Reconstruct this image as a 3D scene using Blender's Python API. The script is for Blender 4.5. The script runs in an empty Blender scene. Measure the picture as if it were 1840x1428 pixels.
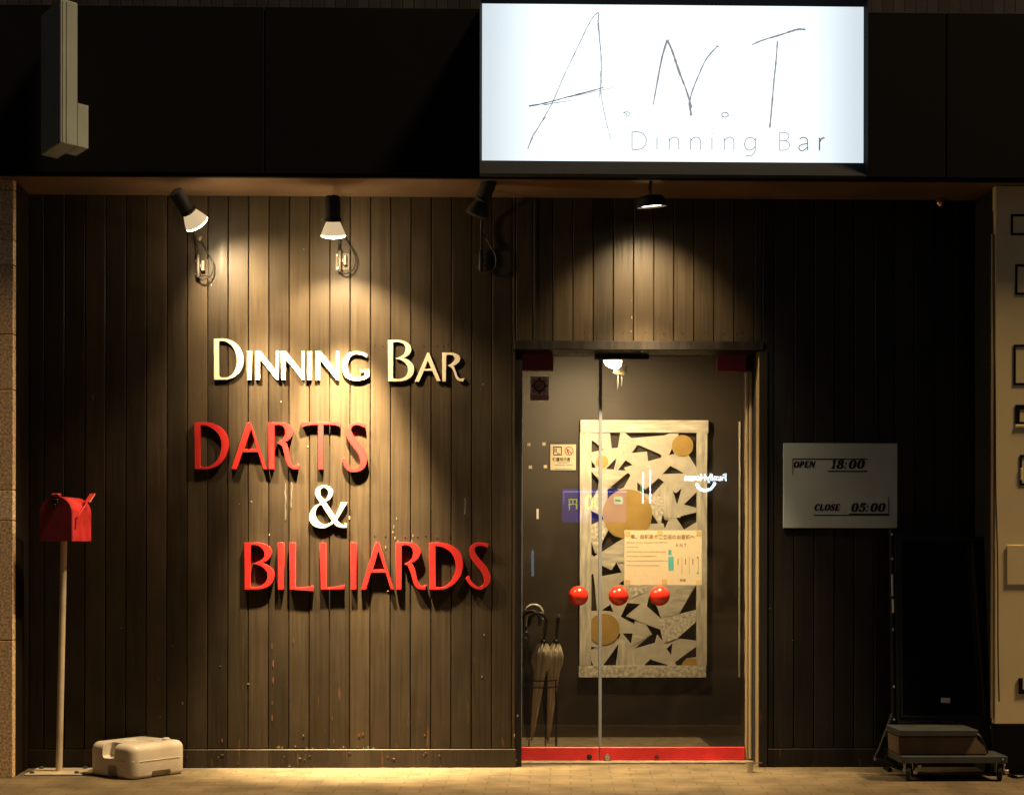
import bpy, bmesh, math, random, re
from mathutils import Vector, Matrix, noise
random.seed(7)
S = bpy.context.scene
COL = S.collection
R = math.radians

# ------------------------------------------------------------------ camera
FPX = 2976.0; PPX = 920.0; PPY = 985.0          # focal length and principal point for a 1840 x 1428 frame
YAW = R(1.3); ROLL = 0.0015; D = 8.5; EYE = 1.123
CPOS = Vector((-D * math.tan(YAW), -D, EYE))
_r = Vector((math.cos(YAW), -math.sin(YAW), 0)); _u = Vector((0, 0, 1)); _d = Vector((math.sin(YAW), math.cos(YAW), 0))
CR = _r * math.cos(ROLL) + _u * math.sin(ROLL); CU = _u * math.cos(ROLL) - _r * math.sin(ROLL)
cd = bpy.data.cameras.new('camera'); cam = bpy.data.objects.new('camera', cd); COL.objects.link(cam)
cam.matrix_world = Matrix(((CR.x, CU.x, -_d.x, CPOS.x), (CR.y, CU.y, -_d.y, CPOS.y), (CR.z, CU.z, -_d.z, CPOS.z), (0, 0, 0, 1)))
cd.sensor_width = 36; cd.lens = FPX / 1840 * 36; cd.shift_y = (PPY - 714) / 1840; cd.clip_end = 300
S.camera = cam

# ------------------------------------------------------------------ night sky, street light from high on the right, exposure
TO_SUN = Vector((.50, -.14, .86)).normalized()
w = bpy.data.worlds.new('World'); S.world = w; w.use_nodes = True
nt = w.node_tree; bg = nt.nodes['Background']; sky = nt.nodes.new('ShaderNodeTexSky')
sky.sky_type = 'NISHITA'; sky.sun_disc = False
sky.sun_elevation = math.asin(TO_SUN.z); sky.sun_rotation = math.atan2(TO_SUN.x, TO_SUN.y)
sky.dust_density = 4; sky.ozone_density = .6
nt.links.new(sky.outputs[0], bg.inputs[0]); bg.inputs[1].default_value = .007
sl = bpy.data.lights.new('sun', 'SUN'); sl.energy = 3.6; sl.angle = R(7); sl.color = (1, .66, .33)
so = bpy.data.objects.new('sun', sl); COL.objects.link(so); so.rotation_euler = TO_SUN.to_track_quat('Z', 'Y').to_euler(); so.location = (4, -4, 8)
S.view_settings.view_transform = 'Standard'; S.view_settings.look = 'None'; S.view_settings.exposure = 0; S.view_settings.gamma = 1
S.render.engine = 'CYCLES'; cy = S.cycles
cy.use_denoising = True; cy.max_bounces = 8; cy.transparent_max_bounces = 16; cy.sample_clamp_indirect = 4; cy.caustics_reflective = False; cy.caustics_refractive = False
WARM = (1, .73, .395)

# ------------------------------------------------------------------ helpers
def at(px, py, Y):
    """world point on the plane y=Y that is seen at photo pixel (px, py)"""
    v = _d + CR * ((px - PPX) / FPX) + CU * ((PPY - py) / FPX)
    return CPOS + v * ((Y - CPOS.y) / v.y)
def ground(px, py):
    v = _d + CR * ((px - PPX) / FPX) + CU * ((PPY - py) / FPX)
    return CPOS + v * (-CPOS.z / v.z)

class MB:
    def __init__(s): s.bm = bmesh.new(); s.mi = 0
    def face(s, vs):
        try: f = s.bm.faces.new(vs); f.material_index = s.mi; return f
        except ValueError: return None
    def box(s, x0, x1, y0, y1, z0, z1, bevel=0, seg=1, M=None):
        t = bmesh.new()
        bmesh.ops.create_cube(t, size=1)
        for v in t.verts: v.co = Vector(((x0 + x1) / 2 + v.co.x * (x1 - x0), (y0 + y1) / 2 + v.co.y * (y1 - y0), (z0 + z1) / 2 + v.co.z * (z1 - z0)))
        if bevel: bmesh.ops.bevel(t, geom=t.edges[:], offset=bevel, segments=seg, affect='EDGES', profile=.5)
        s.add(t, M); return s
    def add(s, t, M=None):
        mp = {}
        for v in t.verts: mp[v] = s.bm.verts.new((M @ v.co) if M else v.co)
        for f in t.faces: s.face([mp[v] for v in f.verts])
        t.free()
    def lathe(s, prof, M=None, n=24, cap=True):
        rings = []
        for r, z in prof:
            rings.append([s.bm.verts.new((M or Matrix()) @ Vector((r * math.cos(2 * math.pi * k / n), r * math.sin(2 * math.pi * k / n), z))) for k in range(n)])
        for a, b in zip(rings, rings[1:]):
            for k in range(n): s.face([a[k], a[(k + 1) % n], b[(k + 1) % n], b[k]])
        if cap: s.face(rings[0][::-1]); s.face(rings[-1])
        return s
    def tube(s, pts, rad, n=10, cap=True):
        pts = [Vector(p) for p in pts]; rings = []
        rad = rad if isinstance(rad, (list, tuple)) else [rad] * len(pts)
        ref = None
        for i, p in enumerate(pts):
            d = (pts[min(i + 1, len(pts) - 1)] - pts[max(i - 1, 0)]).normalized()
            if ref is None: ref = d.orthogonal().normalized()
            ref = (ref - d * ref.dot(d)).normalized(); b = d.cross(ref)
            rings.append([s.bm.verts.new(p + (ref * math.cos(2 * math.pi * k / n) + b * math.sin(2 * math.pi * k / n)) * rad[i]) for k in range(n)])
        for a, b in zip(rings, rings[1:]):
            for k in range(n): s.face([a[k], a[(k + 1) % n], b[(k + 1) % n], b[k]])
        if cap: s.face(rings[0][::-1]); s.face(rings[-1])
        return s
    def poly(s, pts, y0, y1):
        """extruded x-z polygon, front at y0, back at y1 (no holes)"""
        a = [s.bm.verts.new((x, y0, z)) for x, z in pts]; b = [s.bm.verts.new((x, y1, z)) for x, z in pts]
        s.face(a); s.face(b[::-1]); n = len(pts)
        for k in range(n): s.face([a[k], b[k], b[(k + 1) % n], a[(k + 1) % n]])
        return s
    def ribbon(s, pts, wd, y0, y1):
        """flat stroke in the x-z plane through points, width wd (number or list)"""
        P = [Vector((p[0], p[1])) for p in pts]
        wd = wd if isinstance(wd, (list, tuple)) else [wd] * len(P)
        L, Rr = [], []
        for i, p in enumerate(P):
            d = (P[min(i + 1, len(P) - 1)] - P[max(i - 1, 0)]); d = d.normalized() if d.length else Vector((1, 0)); nn = Vector((-d.y, d.x)) * wd[i] / 2
            L.append(p + nn); Rr.append(p - nn)
        for i in range(len(P) - 1):
            s.poly([tuple(L[i]), tuple(L[i + 1]), tuple(Rr[i + 1]), tuple(Rr[i])], y0, y1)
        return s
    def build(s, name, mats, parent=None, smooth=False):
        bmesh.ops.recalc_face_normals(s.bm, faces=s.bm.faces[:])
        me = bpy.data.meshes.new(name); s.bm.to_mesh(me); s.bm.free()
        return link(name, me, mats, parent, smooth)

def link(name, me, mats, parent=None, smooth=False):
    for m in (mats if isinstance(mats, (list, tuple)) else [mats]): me.materials.append(m)
    o = bpy.data.objects.new(name, me); COL.objects.link(o)
    if smooth:
        me.shade_smooth()
        try: me.set_sharp_from_angle(angle=R(38))
        except Exception: pass
    if parent is not None:
        o.parent = parent; p = parent; loc = Vector(parent.location)
        while p.parent: p = p.parent; loc += Vector(p.location)
        me.transform(Matrix.Translation(-loc))
    return o
def tag(o, label=None, cat=None, group=None, kind=None):
    if label: o['label'] = label
    if cat: o['category'] = cat
    if group: o['group'] = group
    if kind: o['kind'] = kind
    return o
def thing(name, label, cat, loc=(0, 0, 0), group=None):
    o = bpy.data.objects.new(name, None); COL.objects.link(o); o.location = loc; o.empty_display_size = .1
    return tag(o, label, cat, group)

def path(d, T):
    """SVG-like path (M L Q Z) in crop pixels -> list of closed contours in photo pixels"""
    out, cur, pos = [], [], None
    tok = re.findall(r'[MLQZ]|-?[\d.]+', d); i = 0; cmd = None
    while i < len(tok):
        if tok[i] in 'MLQZ':
            cmd = tok[i]; i += 1
            if cmd == 'Z': out.append(cur); cur = []; continue
        if cmd in 'ML':
            pos = (float(tok[i]), float(tok[i + 1])); i += 2; cur.append(pos)
            if cmd == 'M': cmd = 'L'
        elif cmd == 'Q':
            c = (float(tok[i]), float(tok[i + 1])); e = (float(tok[i + 2]), float(tok[i + 3])); i += 4; p0 = pos
            for k in range(1, 8):
                t = k / 7; cur.append(tuple((1 - t) ** 2 * p0[j] + 2 * t * (1 - t) * c[j] + t * t * e[j] for j in (0, 1)))
            pos = e
    return [[T(p) for p in c] for c in out]
def crop(x0, y0, s): return lambda p: (x0 + p[0] / s, y0 + p[1] / s)
def circle_pts(cx, cy, rx, ry=None, n=40, a0=0, a1=2 * math.pi):
    ry = rx if ry is None else ry
    return [(cx + rx * math.cos(a0 + (a1 - a0) * k / n), cy + ry * math.sin(a0 + (a1 - a0) * k / n)) for k in range(n)]
def solid_mesh(contours, yf, yb, bevel=0, grow=0):
    """filled x-z contours (even-odd holes), extruded from yf (front) to yb (back)"""
    cu = bpy.data.curves.new('outline', 'CURVE'); cu.dimensions = '2D'; cu.fill_mode = 'BOTH'
    cu.extrude = abs(yb - yf) / 2 - bevel; cu.bevel_depth = bevel; cu.bevel_resolution = 0; cu.offset = grow - bevel
    for c in contours:
        sp = cu.splines.new('POLY'); sp.points.add(len(c) - 1); sp.use_cyclic_u = True
        for q, (x, z) in zip(sp.points, c): q.co = (x, z, 0, 1)
    o = bpy.data.objects.new('outline', cu); COL.objects.link(o)
    me = bpy.data.meshes.new_from_object(o.evaluated_get(bpy.context.evaluated_depsgraph_get()))
    bpy.data.objects.remove(o); bpy.data.curves.remove(cu)
    me.transform(Matrix.Translation((0, (yf + yb) / 2, 0)) @ Matrix.Rotation(R(90), 4, 'X'))
    return me
def solid_px(contours, Y, thick, bevel=0, grow=0):
    W = [[(at(x, y, Y).x, at(x, y, Y).z) for x, y in c] for c in contours]
    return solid_mesh(W, Y, Y + thick, bevel, grow)
def text_mesh(body, px, py, Y, h, align='LEFT', shear=0, bold=0, thick=.001, sx=1, spacing=1, mirror=False):
    """text with capital height h metres, baseline-left at the photo pixel, standing on the plane y=Y"""
    cu = bpy.data.curves.new('words', 'FONT'); cu.body = body; cu.size = h / .729; cu.align_x = align
    cu.shear = shear; cu.offset = bold; cu.extrude = thick / 2; cu.space_character = spacing; cu.resolution_u = 3
    o = bpy.data.objects.new('words', cu); COL.objects.link(o)
    me = bpy.data.meshes.new_from_object(o.evaluated_get(bpy.context.evaluated_depsgraph_get()))
    bpy.data.objects.remove(o); bpy.data.curves.remove(cu)
    p = at(px, py, Y)
    me.transform(Matrix.Translation(p) @ Matrix.Rotation(R(90), 4, 'X') @ Matrix.Diagonal((sx, 1, 1, 1)))
    return me
def join(meshes):
    bm = bmesh.new()
    for m in meshes: bm.from_mesh(m)
    me = bpy.data.meshes.new('joined'); bm.to_mesh(me); bm.free(); return me
def axis_matrix(p, a):
    """local +Z along a"""
    return Matrix.Translation(p) @ Vector(a).normalized().to_track_quat('Z', 'Y').to_matrix().to_4x4()

# ------------------------------------------------------------------ materials
def nodes(name):
    m = bpy.data.materials.new(name); m.use_nodes = True; n = m.node_tree
    return m, n, n.nodes['Principled BSDF'], n.nodes.new, n.links.new
def mat(name, col, rough=.5, metal=0, var=.25, scale=8, bump=0, bscale=60, stretch=(1, 1, 1), spec=.5, coat=0, scratch=None):
    m, n, b, N, L = nodes(name)
    tc = N('ShaderNodeTexCoord'); mp = N('ShaderNodeMapping'); mp.inputs['Scale'].default_value = stretch; L(tc.outputs['Object'], mp.inputs[0])
    nz = N('ShaderNodeTexNoise'); nz.inputs['Scale'].default_value = scale; nz.inputs['Detail'].default_value = 6; L(mp.outputs[0], nz.inputs[0])
    rp = N('ShaderNodeMapRange'); rp.inputs[1].default_value = .3; rp.inputs[2].default_value = .7; rp.inputs[3].default_value = 1 - var; rp.inputs[4].default_value = 1 + var
    L(nz.outputs[0], rp.inputs[0])
    mx = N('ShaderNodeMix'); mx.data_type = 'RGBA'; mx.blend_type = 'MULTIPLY'; mx.inputs[0].default_value = 1; mx.inputs[6].default_value = (*col, 1)
    L(rp.outputs[0], mx.inputs[7]); out = mx.outputs[2]
    if scratch:
        n2 = N('ShaderNodeTexNoise'); n2.inputs['Scale'].default_value = scratch[1]; n2.inputs['Detail'].default_value = 8; L(mp.outputs[0], n2.inputs[0])
        r2 = N('ShaderNodeMapRange'); r2.inputs[1].default_value = scratch[2]; r2.inputs[2].default_value = scratch[2] + .04; L(n2.outputs[0], r2.inputs[0])
        m2 = N('ShaderNodeMix'); m2.data_type = 'RGBA'; L(r2.outputs[0], m2.inputs[0]); L(out, m2.inputs[6]); m2.inputs[7].default_value = (*scratch[0], 1); out = m2.outputs[2]
    L(out, b.inputs['Base Color'])
    rr = N('ShaderNodeMapRange'); rr.inputs[3].default_value = max(.02, rough - .1); rr.inputs[4].default_value = min(1, rough + .1); L(nz.outputs[0], rr.inputs[0]); L(rr.outputs[0], b.inputs['Roughness'])
    b.inputs['Metallic'].default_value = metal; b.inputs['Specular IOR Level'].default_value = spec; b.inputs['Coat Weight'].default_value = coat
    if bump:
        bn = N('ShaderNodeTexNoise'); bn.inputs['Scale'].default_value = bscale; bn.inputs['Detail'].default_value = 5; L(mp.outputs[0], bn.inputs[0])
        bp = N('ShaderNodeBump'); bp.inputs['Strength'].default_value = bump; bp.inputs['Distance'].default_value = .003; L(bn.outputs[0], bp.inputs['Height']); L(bp.outputs[0], b.inputs['Normal'])
    return m
def emit(name, col, k):
    m, n, b, N, L = nodes(name)
    b.inputs['Base Color'].default_value = (*[c * .3 for c in col], 1); b.inputs['Emission Color'].default_value = (*col, 1); b.inputs['Emission Strength'].default_value = k
    return m
PITCH = .10385
def wood(name, col, rough=.46, wear=.62):
    """painted boards: every board its own tone, fine vertical grain, worn spots"""
    m, n, b, N, L = nodes(name)
    tc = N('ShaderNodeTexCoord'); sp = N('ShaderNodeSeparateXYZ'); L(tc.outputs['Object'], sp.inputs[0])
    dv = N('ShaderNodeMath'); dv.operation = 'DIVIDE'; dv.inputs[1].default_value = PITCH; L(sp.outputs[0], dv.inputs[0])
    fl = N('ShaderNodeMath'); fl.operation = 'FLOOR'; L(dv.outputs[0], fl.inputs[0])
    wn = N('ShaderNodeTexWhiteNoise'); wn.noise_dimensions = '1D'; L(fl.outputs[0], wn.inputs['W'])
    ad = N('ShaderNodeVectorMath'); ad.operation = 'ADD'; L(tc.outputs['Object'], ad.inputs[0])
    cb = N('ShaderNodeCombineXYZ'); L(wn.outputs['Value'], cb.inputs[2]); sc = N('ShaderNodeVectorMath'); sc.operation = 'SCALE'; sc.inputs['Scale'].default_value = 9; L(cb.outputs[0], sc.inputs[0]); L(sc.outputs[0], ad.inputs[1])
    mp = N('ShaderNodeMapping'); mp.inputs['Scale'].default_value = (70, 20, 2.2); L(ad.outputs[0], mp.inputs[0])
    gr = N('ShaderNodeTexNoise'); gr.inputs['Scale'].default_value = 1; gr.inputs['Detail'].default_value = 8; gr.inputs['Distortion'].default_value = .8; L(mp.outputs[0], gr.inputs[0])
    lo = N('ShaderNodeTexNoise'); lo.inputs['Scale'].default_value = 3.2; lo.inputs['Detail'].default_value = 5; L(ad.outputs[0], lo.inputs[0])
    def rng(src, a, c, lo_, hi):
        r = N('ShaderNodeMapRange'); r.inputs[1].default_value = a; r.inputs[2].default_value = c; r.inputs[3].default_value = lo_; r.inputs[4].default_value = hi; L(src, r.inputs[0]); return r.outputs[0]
    def mul(a, c):
        x = N('ShaderNodeMath'); x.operation = 'MULTIPLY'; L(a, x.inputs[0]); L(c, x.inputs[1]); return x.outputs[0]
    f = mul(mul(rng(gr.outputs[0], .3, .7, .82, 1.16), rng(wn.outputs['Value'], 0, 1, .66, 1.28)), rng(lo.outputs[0], .3, .7, .75, 1.25))
    mx = N('ShaderNodeMix'); mx.data_type = 'RGBA'; mx.blend_type = 'MULTIPLY'; mx.inputs[0].default_value = 1; mx.inputs[6].default_value = (*col, 1); L(f, mx.inputs[7])
    # bare wood where the paint has worn off, in thin upright streaks
    mp2 = N('ShaderNodeMapping'); mp2.inputs['Scale'].default_value = (55, 10, 6); L(ad.outputs[0], mp2.inputs[0])
    ch = N('ShaderNodeTexNoise'); ch.inputs['Scale'].default_value = 1; ch.inputs['Detail'].default_value = 10; L(mp2.outputs[0], ch.inputs[0])
    low = rng(sp.outputs[2], .05, 1.5, wear, .83)
    th = N('ShaderNodeMath'); th.operation = 'SUBTRACT'; L(ch.outputs[0], th.inputs[0]); L(low, th.inputs[1])
    cf = rng(th.outputs[0], 0, .05, 0, .55)
    m2 = N('ShaderNodeMix'); m2.data_type = 'RGBA'; L(cf, m2.inputs[0]); L(mx.outputs[2], m2.inputs[6]); m2.inputs[7].default_value = (.11, .055, .025, 1)
    L(m2.outputs[2], b.inputs['Base Color'])
    L(rng(gr.outputs[0], .3, .7, rough - .07, rough + .1), b.inputs['Roughness']); b.inputs['Specular IOR Level'].default_value = .2
    bp = N('ShaderNodeBump'); bp.inputs['Strength'].default_value = .22; bp.inputs['Distance'].default_value = .0012; L(gr.outputs[0], bp.inputs['Height']); L(bp.outputs[0], b.inputs['Normal'])
    return m
def bricked(name, c1, c2, mortar, bw, bh, msize, rough=.75, axes='xz', bump=.4, offset=.5, rot=0):
    m, n, b, N, L = nodes(name)
    tc = N('ShaderNodeTexCoord'); sp = N('ShaderNodeSeparateXYZ'); L(tc.outputs['Object'], sp.inputs[0]); cb = N('ShaderNodeCombineXYZ')
    L(sp.outputs['xyz'.index(axes[0])], cb.inputs[0]); L(sp.outputs['xyz'.index(axes[1])], cb.inputs[1])
    mp = N('ShaderNodeMapping'); mp.inputs['Rotation'].default_value = (0, 0, rot); L(cb.outputs[0], mp.inputs[0])
    bt = N('ShaderNodeTexBrick'); bt.offset = offset; bt.inputs['Scale'].default_value = 1; bt.inputs['Brick Width'].default_value = bw; bt.inputs['Row Height'].default_value = bh; bt.inputs['Mortar Size'].default_value = msize; bt.inputs['Mortar Smooth'].default_value = .3
    bt.inputs['Color1'].default_value = (*c1, 1); bt.inputs['Color2'].default_value = (*c2, 1); bt.inputs['Mortar'].default_value = (*mortar, 1); L(mp.outputs[0], bt.inputs[0])
    nz = N('ShaderNodeTexNoise'); nz.inputs['Scale'].default_value = 5; nz.inputs['Detail'].default_value = 9; L(tc.outputs['Object'], nz.inputs[0])
    fine = N('ShaderNodeTexNoise'); fine.inputs['Scale'].default_value = 260; fine.inputs['Detail'].default_value = 3; L(tc.outputs['Object'], fine.inputs[0])
    ml = N('ShaderNodeMath'); ml.operation = 'MULTIPLY'; L(nz.outputs[0], ml.inputs[0]); L(fine.outputs[0], ml.inputs[1])
    rp = N('ShaderNodeMapRange'); rp.inputs[1].default_value = .12; rp.inputs[2].default_value = .4; rp.inputs[3].default_value = .5; rp.inputs[4].default_value = 1.45; L(ml.outputs[0], rp.inputs[0])
    mx = N('ShaderNodeMix'); mx.data_type = 'RGBA'; mx.blend_type = 'MULTIPLY'; mx.inputs[0].default_value = 1; L(bt.outputs[0], mx.inputs[6]); L(rp.outputs[0], mx.inputs[7]); L(mx.outputs[2], b.inputs['Base Color'])
    b.inputs['Roughness'].default_value = rough
    bp = N('ShaderNodeBump'); bp.inputs['Strength'].default_value = bump; bp.inputs['Distance'].default_value = .003; bp.invert = True; L(bt.outputs['Fac'], bp.inputs['Height'])
    bp2 = N('ShaderNodeBump'); bp2.inputs['Strength'].default_value = .25; bp2.inputs['Distance'].default_value = .002; L(fine.outputs[0], bp2.inputs['Height']); L(bp.outputs[0], bp2.inputs['Normal']); L(bp2.outputs[0], b.inputs['Normal'])
    return m
def glass_mat():
    m, n, b, N, L = nodes('glass'); n.nodes.remove(b); out = n.nodes['Material Output']
    fr = N('ShaderNodeFresnel'); fr.inputs[0].default_value = 1.45
    tr = N('ShaderNodeBsdfTransparent'); tr.inputs[0].default_value = (.97, .98, .97, 1)
    gl = N('ShaderNodeBsdfGlossy'); gl.inputs['Roughness'].default_value = 0
    mx = N('ShaderNodeMixShader'); L(fr.outputs[0], mx.inputs[0]); L(tr.outputs[0], mx.inputs[1]); L(gl.outputs[0], mx.inputs[2])
    # a film of dust and wiping marks
    tc = N('ShaderNodeTexCoord'); nz = N('ShaderNodeTexNoise'); nz.inputs['Scale'].default_value = 4; nz.inputs['Detail'].default_value = 10; nz.inputs['Distortion'].default_value = 1.5; L(tc.outputs['Object'], nz.inputs[0])
    rp = N('ShaderNodeMapRange'); rp.inputs[1].default_value = .42; rp.inputs[2].default_value = .75; rp.inputs[3].default_value = .004; rp.inputs[4].default_value = .04; L(nz.outputs[0], rp.inputs[0])
    du = N('ShaderNodeBsdfTranslucent'); du.inputs[0].default_value = (.6, .5, .33, 1); dd = N('ShaderNodeBsdfDiffuse'); dd.inputs[0].default_value = (.6, .5, .33, 1)
    dm = N('ShaderNodeMixShader'); L(du.outputs[0], dm.inputs[1]); L(dd.outputs[0], dm.inputs[2])
    m2 = N('ShaderNodeMixShader'); L(rp.outputs[0], m2.inputs[0]); L(mx.outputs[0], m2.inputs[1]); L(dm.outputs[0], m2.inputs[2]); L(m2.outputs[0], out.inputs[0])
    return m
def thin_mat(name, col):
    m, n, b, N, L = nodes(name); n.nodes.remove(b)
    d = N('ShaderNodeBsdfDiffuse'); t = N('ShaderNodeBsdfTranslucent'); x = N('ShaderNodeMixShader'); x.inputs[0].default_value = .42
    nz = N('ShaderNodeTexNoise'); nz.inputs['Scale'].default_value = 25; r = N('ShaderNodeMapRange'); r.inputs[3].default_value = .9; r.inputs[4].default_value = 1.1; L(nz.outputs[0], r.inputs[0])
    mx = N('ShaderNodeMix'); mx.data_type = 'RGBA'; mx.blend_type = 'MULTIPLY'; mx.inputs[0].default_value = 1; mx.inputs[6].default_value = (*col, 1); L(r.outputs[0], mx.inputs[7])
    L(mx.outputs[2], d.inputs[0]); L(mx.outputs[2], t.inputs[0]); L(d.outputs[0], x.inputs[1]); L(t.outputs[0], x.inputs[2]); L(x.outputs[0], n.nodes['Material Output'].inputs[0]); return m
M = dict(
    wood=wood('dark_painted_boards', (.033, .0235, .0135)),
    wood_right=wood('darker_painted_boards', (.016, .0135, .0115)),  # darker tone of the boards, also used on the door surround
    board=wood('dark_painted_trim', (.035, .026, .017), wear=.62),
    gap=mat('board_gap', (.006, .005, .004), .9),
    chip=mat('chipped_paint', (.20, .155, .11), .8), steelplate=mat('bare_plate', (.16, .135, .10), .6), rust=mat('bare_orange_wood', (.11, .045, .017), .8), drip=mat('dried_drip', (.075, .066, .052), .6),
    fascia=mat('black_fascia', (.0042, .0046, .0052), .8, var=.3, scale=3, spec=.12),
    soffit=mat('painted_soffit', (.12, .077, .042), .6, var=.25, scale=2.5, bump=.2, bscale=30),
    granite=mat('granite', (.58, .43, .26), .6, var=.6, scale=85, bump=.15),
    granite_pale=mat('pale_granite', (.70, .55, .36), .5, var=.6, scale=85),
    joint=mat('stone_joint', (.10, .08, .06), .9),
    plaster=mat('brown_plaster', (.013, .009, .006), .9, var=.2, scale=4, spec=.05),
    cream=mat('cream_panel', (.82, .70, .40), .6, var=.08, scale=3, bump=.1, bscale=200),
    tiles=bricked('wall_tiles', (.06, .05, .05), (.02, .017, .017), (.008, .007, .007), .055, .11, .004, rough=.5, offset=0),
    pavers=bricked('pavers', (.165, .126, .066), (.143, .108, .056), (.10, .075, .038), .2, .1, .004, rough=.8, axes='xy', rot=R(3)),
    asphalt=mat('asphalt', (.028, .028, .029), .85, var=.3, scale=30, bump=.4, bscale=300), kerb=mat('kerb_stone', (.25, .24, .22), .8),
    floor=mat('vestibule_floor', (.27, .21, .13), .7, var=.35, scale=14, bump=.3, bscale=120),
    brownwall=mat('brown_inner_wall', (.023, .0135, .005), .6, var=.3, scale=2.2, stretch=(1, 1, .6)),
    white=mat('white_letter_paint', (.40, .365, .29), .5, var=.06), red=mat('red_letter_paint', (.33, .012, .011), .5, var=.12, spec=.25),
    redrail=mat('red_door_paint', (.60, .026, .03), .4, var=.25, scratch=((.42, .28, .17), 22, .70)), redpatch=mat('red_fitting_paint', (.24, .012, .02), .45),
    ball=mat('red_gloss_ball', (.62, .03, .015), .22, var=.05, coat=.4),
    mailshaded=mat('shaded_red_mailbox_door', (.20, .009, .016), .6, var=.25, scale=12), mailred=mat('red_mailbox_paint', (.48, .03, .03), .42, var=.3, scale=12, scratch=((.30, .10, .08), 17, .71)), black=mat('black_metal', (.006, .006, .006), .5, spec=.3), blackmatte=mat('black_matte', (.008, .008, .008), .8),
    pole=mat('cream_pole_paint', (.52, .45, .32), .5, var=.2, scratch=((.12, .08, .05), 16, .72)),
    plastic=mat('white_tank_plastic', (.62, .57, .47), .42, var=.1, scale=5),
    darksteel=mat('weathered_steel', (.13, .12, .105), .5, metal=.9, var=.2), steel=mat('steel', (.55, .53, .5), .28, metal=1, var=.1), brass=mat('brass', (.7, .5, .25), .3, metal=1, var=.1), alu=mat('ground_glass_edge', (.22, .24, .27), .4, var=.05),
    gold=mat('gold_anodised', (.62, .49, .28), .38, metal=.55, var=.12, stretch=(8, 8, .3)),
    panel=mat('pale_wood_grain', (.62, .57, .46), .6, var=.3, scale=45, stretch=(1, 1, .18), bump=.25, bscale=50), panelx=mat('pale_wood_crossgrain', (.62, .57, .46), .6, var=.3, scale=45, stretch=(.18, 1, 1), bump=.3, bscale=60),
    paneld=mat('hammered_pale_wood', (.66, .61, .49), .5, var=.45, scale=55, bump=.8, bscale=90), panelq=mat('smooth_pale_wood', (.62, .57, .46), .6, var=.1, scale=20), disc=mat('golden_disc', (.56, .36, .10), .42, metal=.25, var=.12),
    paper=thin_mat('notice_paper', (.74, .65, .46)), scrap=thin_mat('paper_tape', (.75, .66, .48)), tape=mat('old_tape', (.40, .31, .12), .6), ink=mat('faded_ink', (.22, .15, .075), .8), teal=mat('teal_print', (.06, .27, .27), .7), darkink=mat('black_ink', (.008, .008, .008), .9, spec=.1), redink=mat('red_ink', (.45, .03, .03), .7),
    pink=thin_mat('faded_pink_print', (.66, .40, .43)), sticker=thin_mat('grey_sticker', (.80, .76, .75)), card=mat('blue_grey_card', (.23, .30, .27), .7),
    board_white=mat('white_sign_board', (.40, .46, .48), .6, var=.07, scale=3),
    blade=mat('grey_sign_case', (.23, .275, .27), .6, var=.08), blade_dark=mat('case_trim', (.25, .27, .24), .5),
    cloth=mat('clear_umbrella_vinyl', (.86, .78, .62), .4, var=.15, scale=20, stretch=(3, 3, .5)), clothblack=mat('black_umbrella_cloth', (.018, .015, .014), .5),
    handlewhite=mat('white_handle', (.65, .60, .5), .35), screen=mat('dark_display_glass', (.004, .004, .005), .12), label=mat('pale_sticker', (.6, .6, .6), .6), badge=mat('dark_red_badge', (.12, .01, .012), .5),
    cart=mat('blue_grey_cart', (.05, .058, .056), .5, var=.2), wrap=mat('brown_wrapping', (.13, .09, .055), .7, var=.35, scale=7, bump=.3, bscale=12), rubber=mat('black_rubber', (.015, .014, .013), .8), cable=mat('black_cable', (.012, .011, .011), .5),
    leaf=mat('dry_leaf_bits', (.07, .045, .02), .9), frameblack=mat('sign_frame', (.02, .024, .028), .7, spec=.08, var=.15),
    glass=glass_mat(), bulbglass=emit('lit_reflector_glass', (1, .74, .42), .62), hot=emit('lit_lamp_lens', (1, .80, .50), 22), deadglass=mat('unlit_lamp_glass', (.03, .026, .022), .15),
    stroke=emit('printed_grey_stroke', (.62, .62, .64), .42), strokedark=emit('printed_dark_stroke', (.5, .5, .5), .26), strokepale=emit('printed_pale_stroke', (.8, .8, .8), .22),
    neon=emit('white_neon', (.80, .92, 1), 24), purple=emit('violet_sign', (.16, .12, 1), 1.9), violet=emit('violet_edge', (.35, .35, 1), 9), yellow=emit('yellow_green_figures', (.65, .8, .08), 8), green=emit('green_lamp', (.3, .9, .12), 5), bluepost=emit('pale_blue_lamp', (.45, .7, 1), 2.5), dark_far=mat('dark_far_building', (.02, .02, .022), .8),
)
# the backlit face: bright over the tubes in the middle, paler towards its ends
def backlit():
    m, n, b, N, L = nodes('backlit_acrylic')
    tc = N('ShaderNodeTexCoord'); sp = N('ShaderNodeSeparateXYZ'); L(tc.outputs['Object'], sp.inputs[0])
    ab = N('ShaderNodeMath'); ab.operation = 'ABSOLUTE'; L(sp.outputs[0], ab.inputs[0])
    r = N('ShaderNodeMapRange'); r.interpolation_type = 'SMOOTHSTEP'; r.inputs[1].default_value = .56; r.inputs[2].default_value = .95; r.inputs[3].default_value = 1.25; r.inputs[4].default_value = .76; L(ab.outputs[0], r.inputs[0])
    b.inputs['Base Color'].default_value = (.12, .12, .12, 1); b.inputs['Emission Color'].default_value = (.86, .965, 1.04, 1); L(r.outputs[0], b.inputs['Emission Strength']); b.inputs['Roughness'].default_value = .5; b.inputs['Specular IOR Level'].default_value = .1
    return m
M['face'] = backlit()

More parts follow.
